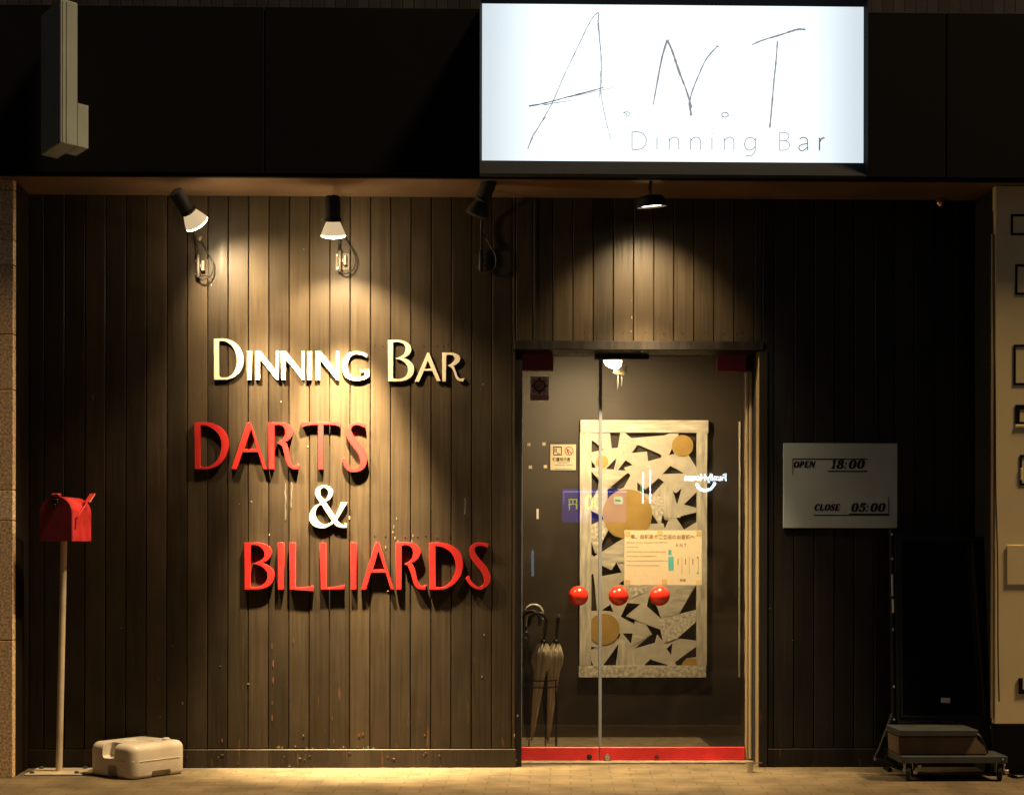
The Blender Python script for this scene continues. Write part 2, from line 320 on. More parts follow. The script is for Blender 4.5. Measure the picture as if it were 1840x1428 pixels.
# ------------------------------------------------------------------ setting: ground
g = MB(); g.box(-30, 30, -1.55, .262, -.3, 0, 0); tag(g.build('pavement', M['pavers']), kind='structure')
g = MB(); g.box(-30, 30, -1.70, -1.553, -.3, -.004, .01, 2); tag(g.build('kerb', M['kerb']), kind='structure')
g = MB(); g.box(-60, 60, -60, -1.703, -.4, -.12, 0); tag(g.build('road', M['asphalt']), kind='structure')

# ------------------------------------------------------------------ boarded facade
X0 = at(52, 985, 0).x; XD0 = at(926, 985, 0).x; XD1 = at(1369, 985, 0).x; XR = at(1800, 985, 0).x + .35
ZT = 3.02; ZB = .098; ZH = at(1150, 613, 0).z; ZHB = at(1150, 629, 0).z
fac = thing('boarded_facade', 'dark boarded shop front with narrow upright planks around the glass door', 'wall', (0, 0, 0))
def planks(name, x0, x1, z0, z1, m, phase=0):
    b = MB(); k = math.floor(x0 / PITCH); x = k * PITCH
    while x < x1 - .002:
        a = max(x, x0) + .0022; c = min(x + PITCH, x1) - .0022
        if c - a > .012:
            dy = random.uniform(-.0012, .0012)
            b.box(a, c, dy, .02, z0, z1, .0022)
        x += PITCH
    return b.build(name, m, fac)
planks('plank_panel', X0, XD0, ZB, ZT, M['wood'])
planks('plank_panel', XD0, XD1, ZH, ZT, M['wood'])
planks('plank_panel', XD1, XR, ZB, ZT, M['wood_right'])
b = MB(); b.box(X0, XD0, .021, .06, 0, ZT + .02); b.box(XD0, XD1, .021, .06, ZH, ZT + .02); b.box(XD1, XR, .021, .06, 0, ZT + .02); b.build('backing', M['gap'], fac)
b = MB(); b.box(X0, XD0 + .004, -.006, .02, 0, ZB - .003, .003); b.build('baseboard', M['board'], fac)
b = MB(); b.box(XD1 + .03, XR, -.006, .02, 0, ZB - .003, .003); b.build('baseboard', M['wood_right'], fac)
b = MB(); p = at(962, 470, 0).x; b.box(p - .006, p + .006, -.006, -.0015, ZH + .003, at(962, 360, 0).z, .001); b.build('cover_strip', M['board'], fac)
# chips, drips, nail heads
b = MB()
def chip(px, py, w, h, y=-.0022):
    p = at(px, py, 0); n = 9
    w *= .75; h *= .75; pts = [(p.x + w / 700 * math.cos(6.283 * k / n) * random.uniform(.5, 1.15), p.z + h / 700 * math.sin(6.283 * k / n) * random.uniform(.5, 1.15)) for k in range(n)]
    b.poly(pts, y, y + .0012)
for a in [(447, 1228, 9, 4), (328, 1263, 5, 9), (452, 901, 5, 4), (484, 985, 4, 12), (484, 960, 3, 9), (706, 955, 3, 8), (710, 966, 3, 8), (715, 972, 3, 5), (742, 962, 3, 7), (740, 972, 4, 5), (693, 982, 3, 7), (693, 1050, 4, 4), (697, 1061, 6, 3), (868, 690, 3, 5), (505, 722, 6, 3), (553, 802, 5, 4), (380, 512, 3, 6), (430, 905, 3, 5), (1135, 570, 3, 8), (1134, 595, 3, 6), (1135, 540, 2, 5), (870, 1140, 4, 4), (866, 1215, 3, 6), (218, 1128, 6, 2), (310, 1160, 3, 3), (285, 1220, 3, 3), (288, 1287, 3, 3), (396, 1196, 4, 3), (545, 1320, 4, 5), (628, 930, 4, 14), (620, 940, 3, 10), (742, 1000, 2, 5), (1383, 1093, 5, 2), (1425, 1150, 4, 3), (262, 680, 4, 2), (448, 449, 2, 2), (546, 448, 3, 3), (578, 395, 2, 3), (924, 1320, 4, 12), (930, 1285, 4, 8), (926, 1365, 9, 6)]: chip(*a)
for i in range(16): chip(random.uniform(330, 915), random.uniform(1350, 1376), random.uniform(2, 8), random.uniform(1, 3), -.0085)
for i in range(12): chip(random.uniform(440, 760), 1343 + random.uniform(-4, 1), random.uniform(2, 5), random.uniform(2, 9))
for i in range(3): chip(random.uniform(700, 720), random.uniform(930, 1000), random.uniform(1.5, 3), random.uniform(2, 6))
tag(b.build('paint_chips', M['chip'], fac), kind='stuff')
b = MB()
for a in [(491, 1192, 4, 22), (491, 1222, 3, 20), (489, 1290, 4, 20), (489, 1262, 2, 12), (489, 1160, 2, 22), (597, 1290, 2, 14), (527, 1150, 2, 20), (600, 1330, 2, 12), (399, 1330, 4, 12), (645, 1320, 5, 8), (652, 1318, 5, 8), (763, 1320, 5, 5)]: chip(*a)
tag(b.build('bare_wood_patches', M['rust'], fac), kind='stuff')
b = MB()
for (x, y0, y1) in [(513, 868, 934), (524, 866, 912), (836, 895, 924), (168, 708, 720)]:
    pts = [(at(x + random.uniform(-1, 1), y0 + (y1 - y0) * k / 8, 0).x, at(x, y0 + (y1 - y0) * k / 8, 0).z) for k in range(9)]
    b.ribbon(pts, [random.uniform(.003, .008) for _ in pts], -.0020, -.0012)
tag(b.build('drip_marks', M['drip'], fac), kind='stuff')
b = MB()
for y, xs in ((612 + 8, range(675, 900, 12)), (962, range(672, 860, 19)), (598, range(1050, 1350, 18))):
    for x in xs:
        q = at(x + random.uniform(-3, 3), y + random.uniform(-2, 2), 0); b.lathe([(.0035, 0), (.0025, .0015)], axis_matrix((q.x, -.0012, q.z), (0, -1, 0)), 8)
b.build('nail_heads', M['gap'], fac)

# ------------------------------------------------------------------ fascia, soffit, tiled wall above
YF = -.47; ZF0 = at(920, 319, YF).z; ZF1 = at(920, 16, YF).z
can = thing('canopy', 'black panelled canopy band running above the shop front', 'canopy', (0, 0, ZF0))
b = MB(); xs = [-4.2] + [at(475, 160, YF).x, at(1160, 160, YF).x, at(1700, 160, YF).x] + [4.6]
for a, c in zip(xs, xs[1:]): b.box(a + .003, c - .003, YF, YF + .03, ZF0 + .012, ZF1, .003)
b.build('front_panel', M['fascia'], can)
b = MB(); b.box(-4.2, 4.6, YF + .0305, YF + .0315, ZF0 + .032, ZF1 - .032); b.build('backing', M['gap'], can)
b = MB(); b.box(-4.2, 4.6, YF + .006, YF + .034, ZF0 - .004, ZF0 + .009, .002); b.build('drip_edge', M['fascia'], can)
b = MB(); b.box(-4.2, 4.6, YF + .036, .06, ZF0 + .002, ZF0 + .03); b.build('soffit', M['soffit'], can)
b = MB(); b.box(-4.2, 4.6, YF + .032, .06, ZF1 - .03, ZF1); b.build('top_board', M['fascia'], can)
b = MB(); b.box(-4.2, 4.6, YF + .10, YF + .3, ZF1 + .001, ZF1 + 1.6); tag(b.build('tiled_wall', M['tiles']), 'dark mosaic tiled wall rising above the black canopy', 'wall')

# ------------------------------------------------------------------ granite pillar on the left and its return
YP = -.36; xp = at(23, 985, YP).x
pil = thing('granite_pillar', 'speckled granite pillar with pale bands beside the mailbox', 'pillar', (xp - .35, YP, 0))
cuts = [1428, 1150, 935, 880, 700, 600, 475, 430, 340, 300]
bs, bp_ = MB(), MB()
for k, (lo, hi) in enumerate(zip(cuts, cuts[1:])):
    z0 = max(0, at(10, lo, YP).z) + (.002 if k else 0); z1 = min(at(10, hi, YP).z - .002, ZF0)
    (bp_ if k in (2, 6) else bs).box(xp - .7, xp, YP, YP + .05, z0, z1, .002)
bs.build('stone_cladding', M['granite'], pil); bp_.build('pale_band', M['granite_pale'], pil)
b = MB(); b.box(xp - .7, xp - .09, YP + .051, .05, 0, ZF0); b.build('core', M['joint'], pil)
b = MB(); q = [(xp - .03, YP + .053), (xp - .001, YP + .053), (X0 - .002, .03), (X0 - .06, .03)]
lo = [b.bm.verts.new((x, y, 0)) for x, y in q]; hi = [b.bm.verts.new((x, y, ZF0 + .001)) for x, y in q]; b.face(lo); b.face(hi)
for k in range(4): b.face([lo[k], lo[(k + 1) % 4], hi[(k + 1) % 4], hi[k]])
b.build('return_face', M['plaster'], pil)

# ------------------------------------------------------------------ cream neighbour panel on the right
YN = -.36; xn = at(1788, 985, YN).x; zn0 = at(1800, 1300, YN).z
nb = thing('cream_wall_panel', 'cream shop wall panel with outlined squares beside the black display stand', 'wall', (xn, YN, 0))
b = MB(); b.box(xn, xn + 2.2, YN, YN + .05, zn0, ZF0, .003); b.build('panel_board', M['cream'], nb)
b = MB(); b.box(xn + .01, xn + 2.2, YN + .06, .0, 0, ZF0); b.build('plinth', M['blackmatte'], nb)
b = MB(); b.box(xn - .017, xn - .004, YN + .004, YN + .02, at(1785, 1290, YN).z, at(1785, 420, YN).z, .002); b.build('edge_strip', M['gold'], nb)
b = MB(); lw = .0115
for (px, y0, y1) in ((1816, 385, 423), (1824, 475, 530), (1821, 619, 692), (1824, 727, 762), (1832, 817, 872), (1850, 1040, 1100)):
    a = at(px, y1, YN); c = at(px, y0, YN); x1 = a.x + .26; y = YN - .003
    t = lw * (2 if y0 == 727 else 1)
    b.box(a.x, x1, y, YN - .001, c.z - t, c.z, .0008); b.box(a.x, x1, y, YN - .001, a.z, a.z + lw, .0008); b.box(a.x, a.x + t, y, YN - .001, a.z + lw, c.z - t, .0008); b.box(x1 - t, x1, y, YN - .001, a.z + lw, c.z - t, .0008)
q = at(1830, 1246, YN); b.poly([(q.x, q.z), (q.x + .07, q.z), (q.x + .07, q.z + .022), (q.x + .02, q.z + .022), (q.x + .02, q.z + .078), (q.x, q.z + .078)], YN - .006, YN - .001)
b.build('square_outline', M['darkink'], nb)
b = MB()
a = at(1809, 1050, YN); c = at(1809, 979, YN); b.box(a.x, a.x + .18, YN - .006, YN - .001, a.z, c.z, .002, 1); a = at(1824, 768, YN); b.box(a.x, a.x + .25, YN - .006, YN - .001, a.z, a.z + .014, .002); a = at(1833, 862, YN); b.box(a.x, a.x + .01, YN - .006, YN - .001, a.z, a.z + .06, .002)
b.build('raised_square', M['cream'], nb)
cb = MB(); cb.tube([at(1783 + (y - 380) * .014 + math.sin(y * .02) * .8, y, YN - .02) for y in range(380, 1300, 40)], .0035, 8)
tag(cb.build('hanging_cable', M['cable']), 'thin black cable hanging down the cream panel edge', 'cable')

# ------------------------------------------------------------------ backlit sign
YS = YF - .13
a = at(866, 288.5, YS); c = at(1551.5, 13.5, YS); sx = (a.x + c.x) / 2
sg = thing('lightbox_sign', 'glowing white lightbox sign with scratchy handwritten letters above the door', 'sign', (sx, YS, a.z))
b = MB(); b.box(a.x - .010, c.x + .010, YS + .002, YF - .002, a.z - .05, c.z + .03, .004); b.build('case', M['frameblack'], sg)
b = MB(); b.box(a.x, c.x, YS - .004, YS + .0015, a.z, c.z); b.build('light_face', M['face'], sg)
b = MB()
def rim(x0, x1, z0, z1, X0_, X1_, Z0_, Z1_):
    yi, yo = YS - .005, YS - .05
    I = [(x0, z0), (x1, z0), (x1, z1), (x0, z1)]; O = [(X0_, Z0_), (X1_, Z0_), (X1_, Z1_), (X0_, Z1_)]
    for k in range(4):
        j = (k + 1) % 4
        va = [b.bm.verts.new(v) for v in ((I[k][0], yi, I[k][1]), (I[j][0], yi, I[j][1]), (O[j][0], yo, O[j][1]), (O[k][0], yo, O[k][1]))]
        vb = [b.bm.verts.new(v) for v in ((O[k][0], YS + .02, O[k][1]), (O[j][0], YS + .02, O[j][1]))]
        b.face(va); b.face([va[3], va[2], vb[1], vb[0]])
rim(a.x - .001, c.x + .001, a.z - .001, c.z + .001, a.x - .011, c.x + .011, a.z - .072, c.z + .05)  # slope added so the frame catches glow from the lit face
b.build('frame', M['frameblack'], sg)
for px in (1091, 1316):
    q = at(px, 306, YS - .014); b = MB(); b.lathe([(.006, 0), (.005, .004)], axis_matrix(q + Vector((0, -.004, 0)), (0, -1, 0)), 10); b.build('screw', M['steel'], sg)
c2, c3 = crop(620, 0, 2.968), crop(1220, 0, 2.968)
def wpts(L, T):
    o = []
    for p in L: q = T(p); v = at(q[0], q[1], YS - .005); o.append((v.x, v.z))
    return o
def dense(P, n=5):
    o = []
    for i in range(len(P) - 1):
        p0, p1, p2, p3 = P[max(i - 1, 0)], P[i], P[i + 1], P[min(i + 2, len(P) - 1)]
        for k in range(n):
            t = k / n; o.append(tuple(.5 * (2 * p1[j] + (p2[j] - p0[j]) * t + (2 * p0[j] - 5 * p1[j] + 4 * p2[j] - p3[j]) * t * t + (3 * p1[j] - p0[j] - 3 * p2[j] + p3[j]) * t ** 3) for j in (0, 1)))
    return o + [P[-1]]
def pen(b, L, T, w0, w1, rough=.35):
    P = dense(wpts(L, T), 6); n = len(P)
    b.ribbon(P, [(w0 + (w1 - w0) * k / (n - 1)) * random.uniform(1 - rough, 1 + rough) for k in range(n)], YS - .0072, YS - .0050)
b = MB()
pen(b, [(1350, 68), (1325, 90), (1290, 150), (1235, 265), (1170, 400), (1110, 540), (1060, 630), (1010, 715), (982, 775), (975, 798)], c2, .0030, .0034)
pen(b, [(1350, 68), (1355, 180), (1365, 300), (1367, 420), (1365, 500), (1380, 590), (1400, 680), (1420, 750)], c2, .0042, .0018)
pen(b, [(1346, 110), (1349, 165)], c2, .002, .002); pen(b, [(1362, 380), (1360, 470), (1358, 520)], c2, .002, .003)
pen(b, [(980, 567), (1040, 557), (1110, 540), (1210, 512), (1300, 490), (1378, 468)], c2, .0055, .0040)
pen(b, [(1058, 562), (1120, 550), (1205, 538)], c2, .004, .0015); pen(b, [(1195, 519), (1300, 497), (1432, 468)], c2, .003, .0014)
pen(b, [(1010, 700), (990, 750), (975, 790)], c2, .002, .002); pen(b, [(1070, 625), (1050, 650)], c2, .004, .002)
b.build('handwritten_initial', M['strokedark'], sg)
b = MB(); pen(b, [(1484, 604), (1498, 597), (1516, 603), (1512, 618), (1498, 620), (1500, 606), (1484, 604)], c2, .0024, .0024)
b.build('handwritten_dot', M['strokedark'], sg)
b = MB()
pen(b, [(1643, 560), (1665, 440), (1690, 310), (1718, 215)], c2, .004, .011); pen(b, [(1718, 215), (1745, 275), (1780, 380), (1815, 470), (1837, 537), (1850, 575)], c2, .011, .006)
pen(b, [(55, 545), (65, 618)], c3, .008, .013); pen(b, [(55, 550), (70, 490), (110, 390), (150, 310), (205, 248)], c3, .006, .005); pen(b, [(198, 249), (211, 249)], c3, .008, .008)
b.build('handwritten_initial', M['stroke'], sg)
b = MB(); pen(b, [(228, 612), (240, 602), (258, 605), (262, 618), (245, 626), (230, 620), (228, 612)], c3, .0045, .0045)
b.build('handwritten_dot', M['stroke'], sg)
b = MB()
pen(b, [(390, 240), (450, 215), (540, 188), (600, 168), (640, 158), (675, 160)], c3, .006, .009); pen(b, [(525, 222), (518, 320), (505, 450), (495, 570), (484, 682)], c3, .006, .009)
b.build('handwritten_initial', M['stroke'], sg)
c4 = crop(1130, 220, 4.973)
def n_(x): return [[(x, 140), (x, 246)], [(x, 170), (x + 22, 142), (x + 55, 134), (x + 80, 150), (x + 86, 175), (x + 86, 246)]]
def glyph(strokes, wd, m):
    b = MB()
    for L in strokes: pen(b, L, c4, wd, wd, .06)
    b.build('printed_letter', M[m], sg)
def i_(x, y): return [[(x, 137), (x, 246)], [(x - 4, y), (x + 5, y)]]
glyph([[(28, 88), (28, 242)], [(28, 88), (75, 86), (120, 98), (150, 135), (155, 165), (148, 200), (120, 232), (75, 244), (28, 243)]], .0034, 'strokepale')
glyph(i_(251, 98), .0034, 'strokepale'); glyph(n_(360), .0034, 'strokepale'); glyph(n_(552), .0034, 'strokepale'); glyph(i_(742, 103), .0034, 'strokepale'); glyph(n_(852), .0034, 'strokepale')
glyph([[(1130, 142), (1130, 225), (1122, 270), (1095, 296), (1070, 301), (1044, 294)], [(1130, 165), (1105, 142), (1075, 138), (1045, 158), (1034, 195), (1044, 232), (1072, 250), (1105, 240), (1130, 215)]], .0034, 'strokepale')
glyph([[(1347, 94), (1347, 250)], [(1347, 94), (1395, 94), (1425, 108), (1428, 135), (1410, 158), (1390, 165), (1347, 166)], [(1390, 165), (1425, 178), (1435, 208), (1420, 240), (1390, 250), (1347, 250)]], .0034, 'stroke')
glyph([[(1526, 150), (1550, 137), (1578, 140), (1595, 160), (1597, 200), (1598, 253)], [(1597, 192), (1555, 198), (1525, 212), (1520, 235), (1535, 253), (1560, 252), (1597, 222)]], .0046, 'strokedark')
glyph([[(1703, 140), (1703, 253)], [(1703, 180), (1720, 150), (1748, 138)]], .0066, 'strokedark')

# ------------------------------------------------------------------ grey projecting sign on the left of the canopy
Yb = YF - .36; e0 = at(108, 256, Yb)
bl = thing('projecting_sign', 'grey projecting box sign hung on the black canopy', 'sign', e0)
d1 = Vector((-.155, .255, 0)); d2 = Vector((.062, .075, 0)); H = .665
def slab(b, o, u, v, h):
    q = [o, o + u, o + u + v, o + v]; lo = [b.bm.verts.new(p) for p in q]; hi = [b.bm.verts.new(p + Vector((0, 0, h))) for p in q]
    b.face(lo[::-1]); b.face(hi)
    for k in range(4): b.face([lo[k], lo[(k + 1) % 4], hi[(k + 1) % 4], hi[k]])
b = MB(); slab(b, e0, d1, d2, H); bmesh.ops.bevel(b.bm, geom=b.bm.edges[:], offset=.004, segments=1, affect='EDGES'); b.build('case', M['blade'], bl)
b = MB(); n1 = Vector((d2.y, -d2.x, 0)).normalized()
for t in (.12, .34): slab(b, e0 + d2 * t + n1 * .0006 + Vector((0, 0, .01)), d2 * .05, n1 * .003, H - .02)
b.build('edge_trim', M['blade_dark'], bl)
b = MB(); slab(b, e0 + d2 * 1.01 + Vector((0, 0, .002)), d1 * .6, d2 * .62, .20); b.build('wall_bracket', M['blade'], bl)

# ------------------------------------------------------------------ cut-out letters
TA, TB, TC, TD = crop(340, 590, 5.1), crop(600, 590, 5.1), crop(420, 850, 5.95), crop(650, 850, 5.712)
LET = [
 ('D', 'white', TA, 'M226 95L300 93Q400 95 455 165Q498 220 497 300Q492 380 440 425Q390 470 310 470L226 470ZM272 125Q275 114 300 114Q365 120 405 180Q440 240 437 310Q432 380 390 425Q355 455 300 450Q275 445 272 425Z', 'tall white capital D starting the upper word'),
 ('I', 'white', TA, 'M530 207L574 207L574 472L530 472Z', 'white small-capital I next to the tall white D'),
 ('N', 'white', TA, 'M605 207L652 207L795 388L795 205L822 205L822 472L800 472L650 285L650 472L605 472Z', 'white letter N, first of the three in the upper word'),
 ('N', 'white', TA, 'M838 207L885 207L1030 388L1030 207L1057 207L1057 472L1035 472L885 285L885 472L843 472Z', 'white letter N, middle of the three in the upper word'),
 ('I', 'white', TA, 'M1080 210L1124 210L1124 474L1080 474Z', 'white small-capital I between the second and third white N'),
 ('N', 'white', TA, 'M1156 207L1203 207L1347 390L1347 210L1373 210L1373 474L1352 474L1200 287L1200 474L1158 474Z', 'white letter N next to the white G'),
 ('G', 'white', TB, 'M308 240Q260 208 205 210Q130 212 95 265Q70 305 72 355Q75 420 120 455Q165 482 220 480Q285 476 325 440L325 378L242 378L242 402L282 402L284 428Q255 455 215 452Q160 448 138 410Q125 380 125 345Q127 290 155 258Q185 232 220 238Q265 242 300 268Z', 'white letter G ending the first upper word'),
 ('B', 'white', TB, 'M495 107L585 105Q660 108 695 150Q722 190 700 225Q680 258 635 270Q700 285 728 335Q748 390 715 435Q675 485 590 485L497 485ZM543 132Q560 122 590 125Q640 130 655 170Q662 205 640 235Q615 262 565 272L575 280Q640 290 670 340Q690 390 665 430Q635 468 570 464Q545 462 543 452Z', 'tall white capital B of the short upper word'),
 ('A', 'white', TB, 'M858 220L874 226L980 482L942 482L900 388L826 388L780 488L740 488ZM861 292L893 370L832 370Z', 'white letter A beside the tall white B'),
 ('R', 'white', TB, 'M993 222L1075 222Q1150 228 1160 272Q1160 310 1112 335L1095 345Q1110 360 1122 405Q1135 450 1155 458Q1175 462 1195 455L1188 485Q1150 490 1130 470Q1110 440 1100 400Q1085 355 1047 342L1047 336Q1095 318 1108 285Q1110 245 1060 240Q1030 240 1030 258L1026 486L993 486Z', 'white letter R ending the upper line'),
 ('D', 'red', TA, 'M48 860L150 860Q250 865 310 925Q362 985 362 1070Q355 1170 290 1235Q240 1285 140 1288L50 1288ZM105 888Q150 880 200 910Q285 960 295 1050Q300 1140 255 1205Q215 1265 140 1272Q105 1272 98 1255Z', 'red letter D starting the short red word'),
 ('A', 'red', TA, 'M530 862L560 862L715 1288L680 1288L630 1132L490 1132L437 1288L383 1288ZM567 925L622 1105L499 1105Z', 'red letter A of the short red word'),
 ('R', 'red', TA, 'M725 862L850 862Q940 870 955 940Q955 1000 880 1040Q910 1080 915 1150Q922 1230 950 1258Q975 1265 1000 1240L1002 1288L960 1288Q905 1280 885 1210Q868 1140 855 1085Q840 1062 805 1052L805 1046Q870 1020 880 960Q882 885 815 882Q782 880 780 902L780 1288L728 1288Z', 'red letter R of the short red word'),
 ('T', 'red', TA, 'M1020 860L1385 855L1385 905Q1340 875 1230 882L1232 1290L1180 1290L1180 882Q1090 880 1035 905Z', 'brightly lit red letter T'),
 ('S', 'red', TB, 'M282 870L230 862Q150 855 120 910Q95 960 125 1010Q160 1070 210 1130Q250 1190 240 1235Q225 1285 180 1285Q125 1270 95 1180L72 1195Q90 1280 140 1310Q200 1330 260 1295Q312 1250 305 1180Q290 1110 230 1040Q170 980 155 930Q160 890 200 885Q250 885 285 912Z', 'red letter S next to the brightly lit red T'),
 ('&', 'white', TC, 'M965 130Q1030 130 1058 180Q1070 235 1030 275Q1008 293 985 303L1085 470L1150 312L1212 312L1103 498Q1140 550 1175 552Q1195 550 1208 535L1208 580Q1130 590 1085 555L1066 532Q1000 590 930 588Q830 575 805 490Q800 400 880 345Q905 328 930 318Q880 265 868 215Q870 135 965 130ZM960 152Q1000 155 1012 200Q1015 250 978 285Q955 280 930 240Q915 190 935 165Q945 152 960 152ZM925 335Q880 365 872 430Q880 520 965 548Q1020 545 1052 512L938 340Z', 'white ampersand between the two red words'),
 ('B', 'red', TC, 'M115 740L260 740Q360 750 400 810Q420 860 385 905Q355 940 310 957Q400 990 432 1060Q445 1130 395 1190Q340 1242 220 1242L115 1242ZM185 772Q230 755 280 785Q330 820 328 880Q310 940 205 962L215 970Q320 985 355 1060Q372 1130 325 1180Q270 1225 190 1218L175 1212Z', 'red letter B starting the long red word'),
 ('I', 'red', TC, 'M472 740L538 740L538 1242L472 1242Z', 'red letter I between the red B and the first red L'),
 ('L', 'red', TC, 'M595 740L658 740L658 1222Q740 1228 850 1200L853 1258L735 1252Q650 1240 598 1242Z', 'red letter L with a drooping foot, first of two'),
 ('L', 'red', TC, 'M920 742L983 742L990 1222Q1090 1218 1182 1190L1182 1237L930 1242Z', 'red letter L with a rising foot, second of two'),
 ('I', 'red', TC, 'M1250 740L1312 740L1312 1242L1250 1242Z', 'red letter I between the second red L and the red A'),
 ('A', 'red', TD, 'M140 708L175 708L333 1190L298 1190L245 1020L95 1020L45 1190L-10 1190ZM172 800L236 988L110 988Z', 'red letter A of the long red word'),
 ('R', 'red', TD, 'M350 712L500 710Q600 730 607 810Q590 890 510 920Q545 960 560 1040Q575 1140 610 1155Q640 1160 660 1140L652 1192L590 1190Q545 1180 520 1090Q500 1000 470 950Q455 935 432 930Q510 905 525 840Q535 745 455 735Q412 735 412 757L408 1192L352 1192Z', 'red letter R of the long red word'),
 ('D', 'red', TD, 'M692 712L800 710Q960 725 1020 830Q1060 930 1020 1040Q960 1160 850 1185L790 1193L692 1193ZM758 747Q850 745 920 820Q980 900 960 1010Q930 1120 850 1160Q790 1180 758 1163Z', 'red letter D near the end of the long red word'),
 ('S', 'red', TD, 'M1300 722L1295 768Q1250 740 1190 745Q1150 760 1160 800Q1190 870 1270 945Q1325 1020 1322 1090Q1310 1170 1220 1193Q1110 1190 1065 1075L1097 1047Q1130 1140 1195 1168Q1255 1160 1257 1090Q1250 1030 1185 960Q1100 870 1103 790Q1120 710 1210 708Z', 'red letter S ending the long red word'),
]
for ch, colr, T, d, lab in LET:
    t = .015 if colr == 'white' else .021
    me = solid_px(path(d, T), -t, t - .002, .0008)
    cen = sum((v.co for v in me.vertices), Vector()) / len(me.vertices)
    me.transform(Matrix.Translation(-cen))
    o = link('wall_letter', me, M[colr]); o.location = cen
    if colr == 'white': grp = 'white cut-out letters on the boards'
    else: grp = 'red cut-out letters on the boards'
    tag(o, lab, 'letter', grp)

# ------------------------------------------------------------------ lamps
def spot(parent, p, a, power, size, blend, rad=.03, col=WARM):
    l = bpy.data.lights.new('lamp_beam', 'SPOT'); l.energy = power; l.spot_size = R(size); l.spot_blend = blend; l.shadow_soft_size = rad; l.color = col
    o = bpy.data.objects.new('lamp_beam', l); COL.objects.link(o); o.parent = parent
    o.matrix_local = Matrix.Translation(Vector(p) - Vector(parent.location)) @ (-Vector(a)).to_track_quat('Z', 'Y').to_matrix().to_4x4()
def leak(parent, p, power):
    l = bpy.data.lights.new('lamp_glow', 'POINT'); l.energy = power; l.shadow_soft_size = .05; l.color = WARM
    o = bpy.data.objects.new('lamp_glow', l); COL.objects.link(o); o.parent = parent; o.location = Vector(p) - Vector(parent.location)
def reflector_lamp(px, py, Y, a, label, lit, power, size, blend, bracket=None, core=None, glow=5, group='reflector spot lamps under the canopy', beam=None):
    a = Vector(a).normalized(); L = at(px, py, Y); root = thing('spot_lamp', label, 'lamp', L, group)
    A = axis_matrix(L, a)
    b = MB(); b.lathe([(.022, -.195), (.034, -.19), (.037, -.18), (.037, -.085), (.041, -.082), (.041, -.072), (.035, -.068)], A, 28); b.build('socket', M['blackmatte'], root, True)
    b = MB(); b.lathe([(.034, -.0675), (.040, -.055), (.051, -.03), (.058, -.012), (.0605, -.004)], A, 32, cap=False); b.build('reflector', M['bulbglass'] if lit else M['deadglass'], root, True)
    b = MB(); b.lathe([(.0605, -.0035), (.059, .003), (.050, .008), (.030, .012), (.006, .0135)], A, 32); b.build('lens', M['hot'] if lit else M['deadglass'], root, True)
    if bracket:
        bx, by, tip = bracket; q = at(bx, by, 0)
        back = L - a * .19; mid = Vector((q.x - .003, -.045, at(bx, tip, 0).z))
        b = MB(); b.tube(dense3([Vector((q.x - .003, -.045, q.z + .05)), mid, mid.lerp(back, .35) + Vector((0, -.02, .05)), mid.lerp(back, .75) + Vector((0, 0, .05)), back]), .0065, 10); b.build('arm', M['black'], root, True)
    if lit:
        spot(root, L + a * .02, beam or a, power, size, blend)
        leak(root, L + a * .035, glow)
        if core: spot(root, L + a * .02, (at(core[0], core[1], 0) - L).normalized(), core[2], core[3], 1)
    return root
def dense3(P, n=5):
    o = []
    for i in range(len(P) - 1):
        p0, p1, p2, p3 = P[max(i - 1, 0)], P[i], P[i + 1], P[min(i + 2, len(P) - 1)]
        for k in range(n):
            t = k / n; o.append(.5 * (2 * p1 + (p2 - p0) * t + (2 * p0 - 5 * p1 + 4 * p2 - p3) * t * t + (3 * p1 - p0 - 3 * p2 + p3) * t ** 3))
    return o + [P[-1]]
reflector_lamp(354, 402, -.36, (.45, .55, -.70), 'lit black spot lamp hanging tilted under the canopy', True, 150, 108, 1, (356, 480, 440), (610, 960, 1000, 46), 4)
reflector_lamp(599, 424, -.36, (.0, .26, -.96), 'lit black spot lamp hanging straight down over the white letters', True, 190, 118, .5, (612, 470, 430), (620, 930, 2700, 48), 18)
reflector_lamp(857, 386, -.32, (-.35, .2, -.9), 'unlit black spot lamp, dark between the lit lamps', False, 0, 0, 0, (866, 470, 400))
# dark downlight above the door
L4 = at(1171, 371, -.43); a4 = Vector((.09, .10, -.99)).normalized(); r4 = thing('spot_lamp', 'round black downlight above the glass door, showing only its lit rim', 'lamp', L4, 'reflector spot lamps under the canopy'); A4 = axis_matrix(L4, a4)
b = MB(); b.lathe([(.02, -.055), (.05, -.05), (.066, -.038), (.073, -.01), (.074, .003), (.071, .003), (.068, -.004)], A4, 36, cap=False); b.build('shade', M['blackmatte'], r4, True)
b = MB(); b.lathe([(.0675, -.006), (.05, -.0055), (.01, -.005)], A4, 36); b.build('lens', M['hot'], r4, True)
b = MB(); b.tube([L4 - a4 * .05, L4 - a4 * .08 + Vector((0, .02, .02)), Vector((L4.x, L4.y + .03, ZF0))], .008, 8); b.build('stem', M['black'], r4, True)
spot(r4, L4 + a4 * .02, (-.01, .60, -.80), 95, 96, 1)
spot(r4, L4 + a4 * .02, (-.03, .22, -1), 640, 62, 1)
